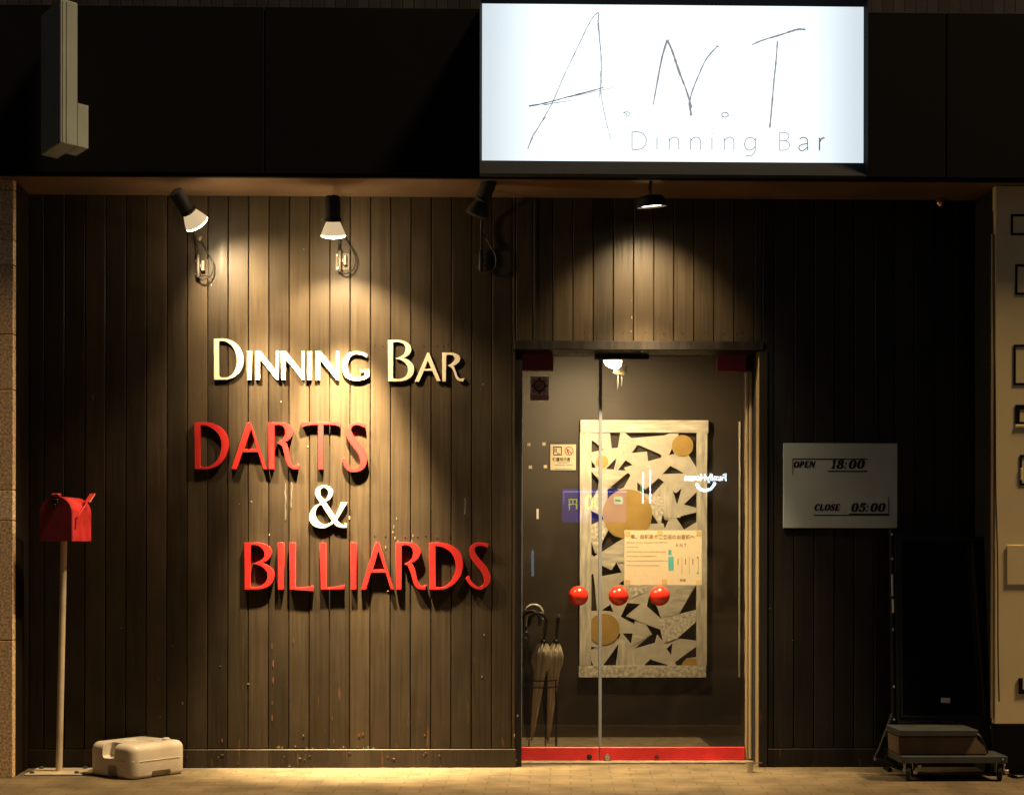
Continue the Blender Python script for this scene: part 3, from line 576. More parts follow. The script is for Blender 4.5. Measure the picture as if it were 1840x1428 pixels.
# wall brackets with cable loops
for (bx, by, lab) in ((362, 480, 'steel wall bracket with a black cable loop under the tilted lit lamp'), (616, 470, 'steel wall bracket with a black cable loop under the lamp that hangs straight down'), (868, 470, 'wall bracket under the unlit lamp, its shade put into black metal')):
    q = at(bx, by, 0); shaded = bx == 868  # bracket of the unlit lamp: its shade is painted in as black metal
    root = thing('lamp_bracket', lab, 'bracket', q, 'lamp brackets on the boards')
    b = MB(); b.box(q.x - .036, q.x + .034, -.006, -.002, q.z - .045, q.z + .04, .001); b.build('mounting_plate', M['board'] if shaded else M['steelplate' if bx == 616 else 'board'], root)
    b = MB(); b.lathe([(.010, -.058), (.0115, -.055), (.0115, .055), (.009, .06)], Matrix.Translation((q.x - .012, -.03, q.z)), 16); b.build('steel_tube', M['black'] if shaded else M['darksteel'], root, True)
    b = MB(); b.box(q.x + .004, q.x + .022, -.036, -.007, q.z - .025, q.z + .03, .003); b.box(q.x - .012, q.x + .012, -.033, -.007, q.z - .01, q.z + .012, .002); b.build('clamp_block', M['black'] if shaded else M['darksteel'], root)
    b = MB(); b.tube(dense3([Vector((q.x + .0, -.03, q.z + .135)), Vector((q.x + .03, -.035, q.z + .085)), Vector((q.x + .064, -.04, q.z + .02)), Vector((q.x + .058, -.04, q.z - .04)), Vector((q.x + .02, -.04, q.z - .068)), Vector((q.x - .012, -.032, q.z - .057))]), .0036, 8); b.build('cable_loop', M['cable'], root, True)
    b = MB()
    for dx, dz in ((-.028, .03), (-.028, -.035)): b.lathe([(.004, 0), (.003, .003)], axis_matrix((q.x + dx, -.0062, q.z + dz), (0, -1, 0)), 8)
    b.build('screw_heads', M['steel'], root)
    if not shaded:
        b = MB(); b.lathe([(.008, -.012), (.01, -.008), (.01, .008), (.006, .014)], axis_matrix((q.x - .004, -.03, q.z + .14), (.4, 0, 1)), 12); b.build('connector', M['steelplate'], root, True)
q = at(1690, 367, -.06); b = MB()
b.lathe([(.004, -.05), (.012, -.045), (.02, -.03), (.022, -.01), (.018, .006), (.008, .014), (.002, .016)], axis_matrix(q, (0, -.5, -.86)), 20); o = b.build('ceiling_bulb', M['brass'], None, True)
tag(o, 'small round unlit brass-coloured fitting under the canopy above the black display stand', 'fitting')

# ------------------------------------------------------------------ door frame, glass, vestibule
YG = .20
xa = XD0; xb = XD1
fr = thing('door_frame', 'dark painted frame and recess around the glass entrance', 'door frame', ((xa + xb) / 2, 0, 0))
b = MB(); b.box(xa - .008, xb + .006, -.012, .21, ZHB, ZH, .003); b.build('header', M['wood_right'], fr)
xg0 = at(937, 985, YG).x; xg1 = at(1338, 985, YG).x; zr0 = at(1100, 1368, YG).z; zr1 = at(1100, 1341, YG).z; zg1 = at(1100, 636, YG).z
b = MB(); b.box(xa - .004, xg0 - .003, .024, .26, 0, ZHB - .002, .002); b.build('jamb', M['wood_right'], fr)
xq = at(1363.5, 985, 0).x
b = MB(); b.box(xq, xq + .006, .012, .26, 0, ZHB - .002, .001); b.build('reveal_strip', M['gold'], fr)
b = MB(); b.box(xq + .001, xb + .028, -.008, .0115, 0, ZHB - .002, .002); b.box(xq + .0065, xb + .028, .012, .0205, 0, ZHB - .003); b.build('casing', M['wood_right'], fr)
x1 = at(1349, 985, YG - .02).x; x2 = at(1357, 985, .1).x
b = MB(); b.box(xg1 + .004, xg1 + .016, YG - .012, YG + .03, .02, at(1340, 668, YG).z, .003); b.box(xg1 + .020, x1 + .006, YG - .03, YG + .03, .02, at(1340, 668, YG).z, .003); b.build('pivot_stile', M['gold'], fr)
b = MB(); b.box(x1 + .008, xq - .001, .1, .26, 0, ZHB - .002); b.box(xg1 + .004, x1 + .006, YG - .03, YG + .03, at(1340, 667, YG).z, ZHB - .002); b.build('dark_channel', M['blackmatte'], fr)
b = MB(); b.box(at(1068, 985, YG).x, at(1165, 985, YG).x, YG - .03, YG + .035, at(1100, 646, YG).z, at(1100, 637, YG).z, .003); b.build('door_closer_bar', M['black'], fr)
b = MB(); b.box(xg0, xg1, YG + .03, YG + .06, zg1 - .004, ZHB - .003); b.build('head_channel', M['blackmatte'], fr)
b = MB(); b.box(xg0 - .01, xb, YG - .08, YG + .08, .001, .012, .003); b.build('threshold', M['floor'], fr)
q = ground(1348, 1387); b = MB(); b.lathe([(.016, 0), (.016, .045), (.024, .046), (.024, .052), (.014, .053)], Matrix.Translation((q.x, q.y, 0)), 20); b.box(q.x - .02, q.x + .06, q.y - .004, q.y + .012, .047, .05); o = b.build('floor_stop', M['steel'], None, True); tag(o, 'short steel stop standing on the paving beside the door', 'door stop')
# two glass leaves
xm = at(1076.5, 985, YG).x
def leaf(name, label, x0, x1, patch, strip):
    r = thing(name, label, 'door', ((x0 + x1) / 2, YG, zr0))
    b = MB(); b.box(x0, x1, YG - .005, YG + .005, zr1 - .02, zg1, 0); b.build('pane', M['glass'], r)
    b = MB(); b.box(x0, x1, YG - .02, YG + .02, zr0, zr1, .002); b.build('bottom_rail', M['redrail'], r)
    p0, p1, y1 = patch; b = MB(); b.box(at(p0, 640, YG).x, at(p1, 640, YG).x, YG - .018, YG + .018, at(p0, y1, YG).z, zg1 - .002, .002); b.build('patch_fitting', M['redpatch'], r)
    if strip: b = MB(); b.box(*strip, YG - .007, YG + .007, zr1 + .001, zg1 - .002, .001); b.build('edge_strip', M['alu'], r)
    return r
f1 = leaf('glass_door', 'narrow glass door leaf with one red ball knob, beside the boards', xg0, xm - .003, (937, 994, 666), (xg0 + .0004, xg0 + .0035))
f2 = leaf('glass_door', 'wide glass door leaf with two red ball knobs and a taped notice', xm + .003, xg1, (1288, 1345, 668), (xm - .0022, xm + .0145))
def knob(px, py, par, yoff=0):
    q = at(px, py, YG - .045); b = MB(); n = 16
    prof = [(.0525 * math.sin(math.pi * k / n) + .0002, -.0525 * math.cos(math.pi * k / n)) for k in range(n + 1)]
    b.lathe(prof, axis_matrix(q, (0, -1, 0)), 36); kn = b.build('knob', M['ball'], par, True); return kn
knob(1039.5, 1070, f1); knob(1111.5, 1070, f2); knob(1185.5, 1070, f2)
def stud(px, py, par, nm, m, r, h):
    q = at(px, py, YG - .021); b = MB(); b.lathe([(r, 0), (r, h * .5), (r * .75, h)], axis_matrix(q, (0, -1, 0)), 18); b.build(nm, m, par, True)
stud(1059, 1359, f1, 'lock_hole', M['blackmatte'], .014, .004); stud(1091, 1360, f2, 'floor_bolt', M['steel'], .020, .02); stud(1180, 1359, f2, 'lock_hole', M['badge'], .011, .003)
# vestibule behind the glass
YW = 1.30
ve = thing('entrance_vestibule', 'brown walled entrance lobby behind the glass door', 'room', ((xa + xb) / 2, YW, 0))
vx0 = xa - .25; vx1 = xb + .10; vz = ZHB + .25
b = MB(); b.box(vx0 - .05, vx1 + .05, YW, YW + .06, 0, vz); b.build('inner_wall', M['brownwall'], ve)
b = MB(); b.box(vx0 - .06, vx0, .265, YW - .001, 0, vz); b.build('inner_wall', M['brownwall'], ve)
b = MB(); b.box(vx1, vx1 + .06, .265, YW - .001, 0, vz); b.build('inner_wall', M['brownwall'], ve)
b = MB(); b.box(vx0 - .06, vx1 + .06, .062, YW + .06, vz + .001, vz + .06); b.build('lobby_ceiling', M['brownwall'], ve)
b = MB(); b.box(vx0 - .05, vx1 + .05, .265, YW + .05, -.2, .006); tag(b.build('lobby_floor', M['floor']), kind='structure')
b = MB(); q0 = at(1255, 1326, YW - .1); b.box(ground(1252, 1330).x + .03, vx1 - .004, .55, YW - .06, .007, .018, .003); tag(b.build('floor_sheet', M['clothblack']), 'thin dark sheet on the lobby floor', 'mat')  # thin dark sheet over this corner of the floor

# decorative panel on the lobby wall
YD = YW - .045
dp = thing('decorative_panel', 'pale wooden panel of jagged pieces and gold discs on the lobby wall', 'wall panel', at(1156, 1217, YD))
TE, TF = crop(1030, 740, 5.492), crop(1030, 960, 5.288)
HE = [[(175, 265), (305, 372), (175, 398)], [(362, 195), (467, 195), (442, 352), (380, 358)], [(500, 195), (985, 195), (900, 230), (575, 258)], [(1048, 195), (1235, 195), (1235, 575), (1140, 430), (1110, 340), (1032, 250)], [(640, 322), (865, 420), (870, 448), (740, 485), (728, 390), (575, 405)], [(975, 360), (1005, 412), (945, 425)], [(170, 462), (225, 552), (170, 550)], [(425, 455), (405, 568), (320, 562)], [(520, 475), (585, 522), (505, 548), (520, 578), (440, 573)], [(170, 570), (250, 665), (245, 760), (170, 890)], [(540, 598), (568, 625), (500, 745), (460, 760), (370, 740)], [(960, 530), (1095, 605), (880, 612)], [(845, 650), (897, 690), (780, 818), (805, 828), (690, 800), (632, 770), (632, 690), (712, 765)], [(985, 778), (1018, 800), (1070, 752), (1035, 898), (1020, 898)], [(1235, 775), (1235, 950), (1092, 912)], [(340, 760), (400, 740), (470, 775), (380, 830), (338, 862)], [(165, 968), (300, 1035), (300, 1060), (165, 1117)], [(780, 1005), (842, 1100), (765, 1102)], [(882, 990), (905, 1062), (942, 1068), (905, 1155), (890, 1100), (868, 1095)], [(1235, 985), (1235, 1076), (1095, 1160), (1012, 1040)], [(345, 1170), (400, 1220), (495, 1245), (268, 1390), (265, 1330)], [(160, 1205), (215, 1390), (240, 1400), (210, 1425), (160, 1390)]]
HF = [[(410, 262), (462, 360), (258, 398), (258, 290), (365, 338)], [(480, 435), (485, 480), (430, 470)], [(148, 400), (190, 370), (205, 480), (225, 725), (148, 725)], [(355, 662), (382, 735), (272, 718)], [(515, 648), (638, 660), (505, 775), (585, 808), (582, 850), (452, 780)], [(722, 580), (800, 690), (838, 800), (800, 800), (700, 680)], [(1180, 462), (1180, 714), (1005, 755)], [(1180, 812), (1180, 1010), (990, 985)], [(690, 853), (830, 905), (855, 1015), (800, 950), (780, 1030), (580, 1085), (750, 945)], [(470, 938), (567, 938), (553, 1042)], [(405, 938), (450, 938), (440, 985), (390, 1002)], [(430, 1040), (407, 1252), (277, 1252)], [(148, 1058), (225, 1072), (148, 1104)], [(148, 1130), (196, 1252), (148, 1252)], [(550, 1178), (622, 1254), (445, 1252)], [(740, 1175), (745, 1190), (975, 1262), (658, 1256)], [(942, 1030), (935, 1150), (888, 1085)], [(1178, 1058), (1178, 1165), (1080, 1175), (1028, 1262), (990, 1262), (965, 1212)]]
outer = [[(1052, 766), (1262, 766), (1262, 1206), (1052, 1206)]]
holes = [[TE(p) for p in h] for h in HE] + [[TF(p) for p in h] for h in HF]
def solid_at(contours, Y, thick, name, m, par): return link(name, solid_px(contours, Y, thick), m, par)
solid_at(outer + holes, YD + .006, .02, 'cutout_board', M['panelq'], dp)
def px_box(b, x0, y0, x1, y1, Y, yb, bev=.001):
    p, q = at(x0, y1, Y), at(x1, y0, Y); b.box(p.x, q.x, Y, yb, p.z, q.z, bev)
b = MB(); px_box(b, 1041.5, 777, 1063, 1195, YD - .006, YD + .03); px_box(b, 1252, 777, 1271, 1195, YD - .006, YD + .03); b.build('upright_frame', M['panel'], dp)
b = MB(); px_box(b, 1043, 755, 1273, 776.5, YD - .006, YD + .03); b.build('top_frame', M['panelx'], dp)
b = MB(); px_box(b, 1040, 1195.5, 1269, 1216.5, YD - .006, YD + .03); b.build('bottom_frame', M['paneld'], dp)
for T, cx, cy, rr in ((TE, 1080, 333, 104), (TE, 535, 1005, 240), (TE, 285, 490, 60), (TF, 292, 898, 152), (TF, 1118, 1262, 92)):
    q = T((cx, cy)); pp = circle_pts(q[0], q[1], rr / 5.4, n=48)
    pp = [(min(max(x, 1062.6), 1252.4), min(max(y, 776), 1195.8)) for x, y in pp]
    solid_at([pp], YD + .001, .0045, 'gold_disc', M['disc'], dp)
FAC = [(TE, [(400, 1055), (172, 1120), (172, 1240), (235, 1385)], 'paneld'), (TE, [(905, 845), (895, 985), (855, 1090), (775, 990), (768, 850), (700, 815)], 'paneld'), (TF, [(1165, 722), (812, 805), (868, 1030), (990, 985), (1165, 830)], 'paneld'), (TE, [(640, 322), (470, 470), (412, 600), (440, 440), (490, 385)], 'panel'), (TE, [(500, 205), (640, 315), (445, 360), (470, 205)], 'panelx'), (TF, [(258, 190), (365, 120), (480, 60), (480, 270), (410, 262), (365, 335), (258, 288)], 'panelx'), (TF, [(530, 480), (720, 480), (720, 530), (540, 610)], 'paneld'), (TF, [(700, 680), (836, 800), (830, 900), (690, 850), (510, 778)], 'panelq'), (TE, [(897, 690), (985, 778), (1020, 900), (1060, 1040), (905, 1050), (890, 850), (800, 810)], 'panel'), (TF, [(440, 990), (550, 1045), (620, 1245), (410, 1240)], 'panel'), (TF, [(570, 940), (750, 942), (560, 1060)], 'panelx'), (TE, [(185, 590), (540, 598), (370, 735), (270, 690)], 'panelx'), (TF, [(920, 620), (1000, 480), (1160, 480), (1005, 755), (838, 790)], 'panelx')]
for k, (T, P, m) in enumerate(FAC): solid_at([[T(p) for p in P]], YD + .003 - (k % 3) * .0007, .0028, 'overlaid_piece', M[m], dp)
# a second panel beyond it, mostly behind the stile
d2_ = thing('decorative_panel', 'edge of a second pale panel half hidden behind the door stile', 'wall panel', at(1333, 1217, YD))
b = MB(); p, q = at(1328, 1216, YD), at(1328, 757, YD); b.box(p.x, vx1 - .01, YD - .006, YD + .03, p.z, q.z, .001); b.build('upright_frame', M['panel'], d2_)

# lamp inside the lobby
LL = at(1101, 650, .43); la = Vector((-.25, .22, -.62)).normalized(); lr = thing('spot_lamp', 'dazzling lit lamp inside the lobby at the top of the glass', 'lamp', LL); AL = axis_matrix(LL, la)
b = MB(); b.lathe([(.02, -.09), (.032, -.085), (.034, -.05), (.03, -.045)], AL, 20); b.build('socket', M['black'], lr, True)
b = MB(); b.lathe([(.03, -.0445), (.045, -.02), (.05, .0), (.045, .018), (.03, .03), (.005, .034)], AL, 28); b.build('bulb', M['hot'], lr, True)
q = at(1115, 664, .46); b = MB(); b.box(-.033, .033, -.012, .012, -.03, .03, .004, 1, Matrix.Translation(q) @ Matrix.Rotation(R(14), 4, 'Y')); b.build('mount_box', M['board'], lr)
b = MB(); b.tube([q + Vector((-.012, 0, -.03)), q + Vector((-.014, 0, -.115))], .003, 6); b.tube([q + Vector((.008, 0, -.03)), q + Vector((.006, 0, -.09))], .003, 6); b.build('pins', M['black'], lr)
b = MB(); b.tube([q + Vector((0, .01, .02)), q + Vector((0, .06, .12)), Vector((q.x, q.y + .08, vz))], .006, 8); b.build('arm', M['black'], lr)
spot(lr, LL + la * .05, (.02, .42, -.9), 115, 172, .4, .04)

# ------------------------------------------------------------------ notice, stickers, card, tape scraps on the glass
YQ = YG - .0062
no = thing('taped_notice', 'yellowed notice about parking taped to the wide door leaf', 'notice', at(1191, 1050, YQ))
b = MB(); px_box(b, 1122, 952.5, 1261, 1050.5, YQ - .0005, YQ, 0); b.build('paper', M['paper'], no)
b = MB()
for (x, y) in ((1128, 958.5), (1186, 957), (1256, 958), (1128, 1046), (1194, 1045), (1255, 1046)): px_box(b, x - 4.5, y - 4.5, x + 4.5, y + 4.5, YQ - .0012, YQ - .0006, 0)
b.build('tape_square', M['tape'], no)
link('notice_title', text_mesh('車、自転車でご来店のお客様へ', 1133, 967, YQ - .0012, .0175, spacing=1.02, thick=.0004, bold=.0004), M['ink'], no)
link('notice_name', text_mesh('A N T', 1214, 982, YQ - .0012, .018, spacing=1.05, thick=.0004, sx=.85, bold=.0004), M['ink'], no)
for y, x1_ in ((974.5, 1200), (982.7, 1147), (991, 1196), (999, 1180), (1007.5, 1199), (1015.7, 1186)):
    b = MB(); x = 1127
    while x < x1_:
        wd_ = random.uniform(1.2, 2.4); px_box(b, x, y - random.uniform(.5, 1.2), min(x + wd_, x1_), y + random.uniform(.4, 1.1), YQ - .0012, YQ - .0007, 0); x += wd_ + random.uniform(1.0, 2.0)
    b.build('small_print', M['ink'], no)
b = MB()
for x in (1218, 1231.5, 1244.5): px_box(b, x - .6, 1003, x + 1.2, 1014, YQ - .0012, YQ - .0007, 0)
for x in (1225, 1238, 1254.5): px_box(b, x, 999 if x < 1250 else 1001, x + .7, 1031, YQ - .0012, YQ - .0007, 0)
px_box(b, 1222, 1040, 1226.5, 1044, YQ - .0012, YQ - .0007, 0); px_box(b, 1227.5, 1040, 1232, 1044, YQ - .0012, YQ - .0007, 0)
b.build('map_lines', M['ink'], no)
b = MB(); px_box(b, 1201, 987.5, 1206.5, 996.5, YQ - .0012, YQ - .0007, 0); px_box(b, 1201, 1000, 1210.5, 1024, YQ - .0012, YQ - .0007, 0); b.lathe([(.0045, 0), (.0045, .0008)], axis_matrix(at(1253.5, 1001, YQ - .0006), (0, -1, 0)), 12); b.lathe([(.0045, 0), (.0045, .0008)], axis_matrix(at(1253.5, 1029, YQ - .0006), (0, -1, 0)), 12); b.build('teal_bars', M['teal'], no)
st = thing('smoking_sticker', 'square pale sticker with a red ban ring on the narrow door leaf', 'sticker', at(1011, 846, YQ))
b = MB(); px_box(b, 987.3, 796.8, 1036.2, 798, YQ - .0008, YQ, 0); px_box(b, 987.3, 844.3, 1036.2, 845.6, YQ - .0008, YQ, 0); px_box(b, 987.3, 798, 988.8, 844.3, YQ - .0008, YQ, 0); px_box(b, 1035, 798, 1036.2, 844.3, YQ - .0008, YQ, 0); b.build('border', M['darkink'], st)
b = MB(); px_box(b, 988.8, 798, 1035, 844.3, YQ - .0009, YQ - .0005, 0); b.build('paper', M['paper'], st)
b = MB()
px_box(b, 994, 802, 1009.5, 803.6, YQ - .0015, YQ - .001, 0); px_box(b, 994, 816.2, 1009.5, 817.8, YQ - .0015, YQ - .001, 0); px_box(b, 994, 803.6, 995.6, 816.2, YQ - .0015, YQ - .001, 0); px_box(b, 1008, 803.6, 1009.5, 816.2, YQ - .0015, YQ - .001, 0)
px_box(b, 996.6, 805, 997.9, 812.5, YQ - .0015, YQ - .001, 0); px_box(b, 999, 805, 1000.2, 813, YQ - .0015, YQ - .001, 0); px_box(b, 1000.5, 814, 1006, 815.4, YQ - .0015, YQ - .001, 0)
px_box(b, 1019.2, 807, 1021, 813, YQ - .0015, YQ - .001, 0); px_box(b, 1018.2, 807.5, 1022.2, 809, YQ - .0017, YQ - .0012, 0); px_box(b, 1020.7, 812, 1022, 816, YQ - .0015, YQ - .001, 0)
for y, x0_, x1_ in ((831, 1002, 1022), (835.3, 997, 1014), (835.3, 1018, 1028), (842.3, 997, 1027)):
    x = x0_
    while x < x1_: px_box(b, x, y - .6, x + 1.2, y + .6, YQ - .0015, YQ - .001, 0); x += random.uniform(1.7, 2.4)
me2 = bpy.data.meshes.new('m'); b.bm.to_mesh(me2); b.bm.free()
link('printed_text', join([text_mesh('喫煙可能店', 992.8, 828, YQ - .0012, .0155, spacing=1.18, thick=.0004, bold=.0005, sx=.82), me2]), M['darkink'], st)
p = at(1022.5, 810, YQ); C0 = circle_pts(1022.5, 810, 8, n=32); C1 = circle_pts(1022.5, 810, 6.6, n=32)
m1 = solid_px([C0, C1], YQ - .0015, .0005); b = MB(); v0, v1 = at(1017.3, 804.7, YQ), at(1027.8, 815.2, YQ); b.ribbon([(v0.x, v0.z), (v1.x, v1.z)], .004, YQ - .0019, YQ - .0016); me2 = bpy.data.meshes.new('m'); b.bm.to_mesh(me2); b.bm.free()
link('ban_ring', join([m1, me2]), M['redink'], st)
s2 = thing('round_emblem_sticker', 'faded sticker with a dark ring emblem under the corner fitting of the narrow leaf', 'sticker', at(969, 720, YQ))
b = MB(); px_box(b, 953, 676.5, 986, 719.5, YQ - .0004, YQ, 0); b.build('paper', M['sticker'], s2)
b = MB(); px_box(b, 953.5, 710.5, 985.5, 717.5, YQ - .0009, YQ - .0005, 0); px_box(b, 957.5, 682, 981, 705, YQ - .0008, YQ - .0005, 0); b.build('pink_print', M['pink'], s2)
m1 = solid_px([circle_pts(969.5, 693, 10.2, n=30), circle_pts(969.5, 693, 8.2, n=30)], YQ - .0014, .0005)
b = MB()
for dx, dy in ((0, -12.5), (0, 12.5), (-12.5, 0), (12.5, 0)): p = at(969.5 + dx, 693 + dy, YQ); b.poly([(p.x, p.z + .007), (p.x + .007, p.z), (p.x, p.z - .007), (p.x - .007, p.z)], YQ - .0014, YQ - .0009)
v = [at(x, y, YQ) for x, y in ((965, 698), (967, 689), (970, 697), (973, 688))]; b.ribbon([(q.x, q.z) for q in v], .004, YQ - .0014, YQ - .001)
me2 = bpy.data.meshes.new('m'); b.bm.to_mesh(me2); b.bm.free(); link('ring_emblem', join([m1, me2]), M['darkink'], s2)
b = MB(); px_box(b, 1103, 892, 1119, 905, YQ - .0006, YQ, 0); cdd = b.build('small_card', M['card']); tag(cdd, 'tiny blue-grey card stuck in front of the large gold disc', 'card')
link('printed_text', text_mesh('PUAL', 1105.5, 900.3, YQ - .001, .0085, thick=.0004, bold=.0006), M['darkink'], cdd)
for (x, y, lab) in ((950.5, 798.5, 'crumpled scrap of tape in the upper corner under the emblem sticker'), (977.5, 797.5, 'upper scrap of tape next to the smoking sticker'), (953, 839, 'lower scrap of tape farther from the smoking sticker'), (980, 838, 'lower scrap of tape nearer the smoking sticker')):
    b = MB(); px_box(b, x - 3, y - 2.8, x + 3, y + 2.8, YQ - .0008, YQ, 0); q = at(x, y, YQ)
    tag(b.build('tape_scrap', M['scrap']), lab, 'tape', 'tape scraps on the narrow door leaf')
b = MB(); px_box(b, 964, 914, 968, 932, YQ - .0006, YQ, 0); tag(b.build('tape_strip', M['sticker']), 'small upright grey strip stuck low on the left door leaf', 'tape')

# ------------------------------------------------------------------ opening hours board
YO = -.012; p, q = at(1407.5, 948, YO), at(1612.5, 796.5, YO)
ob = thing('hours_board', 'plain white board with black opening and closing times', 'sign', (p.x, YO, p.z))
b = MB(); b.box(p.x, q.x, YO, -.002, p.z, q.z, .001); b.build('board', M['board_white'], ob)
TO = crop(1400, 790, 8.364); YI = YO - .0012
GL = {  # heavy italic capitals and figures with thick uprights, unit height
 'O': (1.0, 'M.5 0Q1 0 1 .5Q1 1 .5 1Q0 1 0 .5Q0 0 .5 0ZM.5 .07Q.30 .07 .30 .5Q.30 .93 .5 .93Q.70 .93 .70 .5Q.70 .07 .5 .07Z'),
 'P': (.85, 'M.08 0L.55 0Q.95 0 .95 .3Q.95 .6 .5 .6L.38 .6L.38 1L.08 1ZM.38 .08L.45 .08Q.65 .08 .65 .3Q.65 .52 .45 .52L.38 .52Z'),
 'E': (.8, 'M.08 0L.85 0L.85 .2L.78 .09L.38 .09L.38 .45L.62 .45L.62 .55L.38 .55L.38 .91L.78 .91L.88 .78L.88 1L.08 1Z'),
 'N': (1.0, 'M.05 0L.36 0L.78 .6L.78 0L.92 0L.92 1L.76 1L.2 .25L.2 1L.05 1Z'),
 'C': (.9, 'M.95 .3L.88 .3Q.8 .07 .58 .07Q.32 .1 .32 .5Q.32 .93 .6 .93Q.8 .92 .9 .72L.95 .74Q.86 1 .52 1Q0 .98 0 .5Q0 0 .55 0Q.75 0 .92 .06Z'),
 'L': (.78, 'M.08 0L.38 0L.38 .91L.75 .91L.88 .75L.88 1L.08 1Z'),
 'S': (.78, 'M.88 .28L.8 .28Q.7 .07 .5 .07Q.32 .08 .32 .2Q.34 .32 .6 .4Q.92 .5 .92 .73Q.9 1 .48 1Q.25 1 .06 .94L.05 .68L.12 .68Q.22 .93 .47 .93Q.64 .92 .64 .78Q.62 .66 .38 .58Q.04 .48 .05 .26Q.08 0 .48 0Q.7 0 .86 .05Z'),
 '1': (.6, 'M.32 0L.68 0L.68 .9L.84 .93L.84 1L.2 1L.2 .93L.36 .9L.36 .18L.1 .22L.1 .14Z'),
 '8': (.9, 'M.5 0Q.92 0 .92 .25Q.9 .4 .66 .46Q1 .54 1 .74Q.98 1 .5 1Q.02 1 0 .74Q0 .54 .32 .48Q.08 .4 .08 .24Q.1 0 .5 0ZM.5 .07Q.38 .08 .38 .22Q.38 .36 .5 .42Q.63 .36 .63 .22Q.63 .08 .5 .07ZM.46 .54Q.30 .6 .30 .74Q.32 .92 .5 .93Q.68 .92 .68 .76Q.68 .62 .46 .54Z'),
 '0': (.95, 'M.5 0Q1 0 1 .5Q1 1 .5 1Q0 1 0 .5Q0 0 .5 0ZM.5 .07Q.34 .07 .34 .5Q.34 .93 .5 .93Q.66 .93 .66 .5Q.66 .07 .5 .07Z'),
 '5': (.9, 'M.16 0L.9 0L.86 .2L.3 .2L.27 .38Q.4 .32 .56 .33Q.96 .36 .96 .66Q.95 1 .45 1Q.12 1 .05 .82Q.05 .7 .18 .68Q.3 .7 .32 .9Q.38 .94 .46 .94Q.64 .92 .64 .66Q.63 .43 .45 .42Q.32 .42 .24 .48L.12 .46Z'),
 ':': (.42, 'M.12 .3L.42 .3L.42 .48L.12 .48ZM.12 .8L.42 .8L.42 .98L.12 .98Z')}
def words(s, x0, x1, y0, y1, sh=.22):
    tot = sum(GL[c][0] + .12 for c in s) - .12; H_ = y1 - y0; k = (x1 - x0 - sh * H_) / tot; ms_ = []; x = x0
    for c in s:
        wd_, d = GL[c]
        ms_.append(solid_px(path(d, lambda p, x=x, wd_=wd_: TO((x + p[0] * wd_ * k + (1 - p[1]) * sh * H_, y0 + p[1] * H_))), YI, .001, 0, .0011)); x += (wd_ + .12) * k
    return ms_
for me in words('OPEN', 212, 548, 322, 415) + words('18:00', 775, 1298, 303, 432) + words('CLOSE', 525, 922, 966, 1060) + words('05:00', 1075, 1610, 950, 1080): link('printed_character', me, M['darkink'], ob)
for (x0, y0, x1, y1) in ((200, 283, 1330, 294), (200, 294, 209, 528), (735, 465, 1325, 479), (520, 1125, 1050, 1136), (1050, 1108, 1650, 1136), (1640, 855, 1650, 1108)):
    b = MB(); r0, r1 = TO((x0, y1)), TO((x1, y0)); px_box(b, r0[0], r1[1], r1[0], r0[1], YI, YI + .001, 0); b.build('ruled_line', M['darkink'], ob)

# ------------------------------------------------------------------ mailbox on a pole
q = ground(106, 1387); base = Vector((q.x, q.y, 0))
mbx = thing('mailbox', 'red arched mailbox with a raised flag on a cream pole', 'mailbox', base)
b = MB(); b.box(base.x - .14, base.x + .14, base.y - .12, base.y + .12, .001, .008, .002, 1, None); b.build('base_plate', M['pole'], mbx)
for dx, dy in ((-.11, -.09), (.11, -.09), (-.11, .09), (.11, .09)):
    b = MB(); b.lathe([(.012, 0), (.012, .008), (.006, .012)], Matrix.Translation((base.x + dx, base.y + dy, .008)), 6); b.build('bolt', M['cart'], mbx)
top = at(115, 971, base.y)
b = MB(); b.tube([base + Vector((0, 0, .008)), top + Vector((0, 0, .004))], .0165, 16); b.build('pole', M['pole'], mbx, True)
yf = base.y - .23; p, pr, pt = at(70.5, 971.5, yf), at(130.5, 971.5, yf), at(100, 891.5, yf); wdt = pr.x - p.x; hgt = pt.z - p.z; rr = wdt / 2
arch = [(-rr, 0), (rr, 0)] + [(rr * math.cos(math.pi * k / 20), hgt - rr + rr * math.sin(math.pi * k / 20)) for k in range(21)]
ang = R(-10); Lm = .235
RM = Matrix.Translation((p.x + rr, yf, p.z)) @ Matrix.Rotation(ang, 4, 'Z')
def arch_solid(b, pts, y0, y1, Mx):
    A_ = [b.bm.verts.new(Mx @ Vector((x, y0, z))) for x, z in pts]; B_ = [b.bm.verts.new(Mx @ Vector((x, y1, z))) for x, z in pts]
    b.face(A_); b.face(B_[::-1]); n = len(pts)
    for k in range(n): b.face([A_[k], B_[k], B_[(k + 1) % n], A_[(k + 1) % n]])
b = MB(); arch_solid(b, arch, .012, Lm - .24 * 0, RM); b.build('shell', M['mailred'], mbx, True)
b = MB(); sc = 1.02; arch_solid(b, [(x * sc, z * 1.006 - .001) for x, z in arch], -.004, .011, RM); tag(b.build('door', M['mailshaded'], mbx, True), 'mailbox door, its shade put into a darker red')  # shade on the mailbox front is put into this darker red
b = MB(); b.box(-.022, .016, -.016, -.005, hgt - .040, hgt - .012, .004, 1, RM); b.box(-.012, .006, -.02, -.005, hgt - .058, hgt - .036, .003, 1, RM); b.build('latch', M['black'], mbx)
b = MB(); b.box(-.02, .02, -.012, .02, hgt - .002, hgt + .014, .004, 1, RM); b.build('door_tab', M['mailred'], mbx)
fl0 = RM @ Vector((rr + .006, .05, .115)); fl1 = at(164, 891, yf + .18)
fl1 = fl0 + (fl1 - fl0)
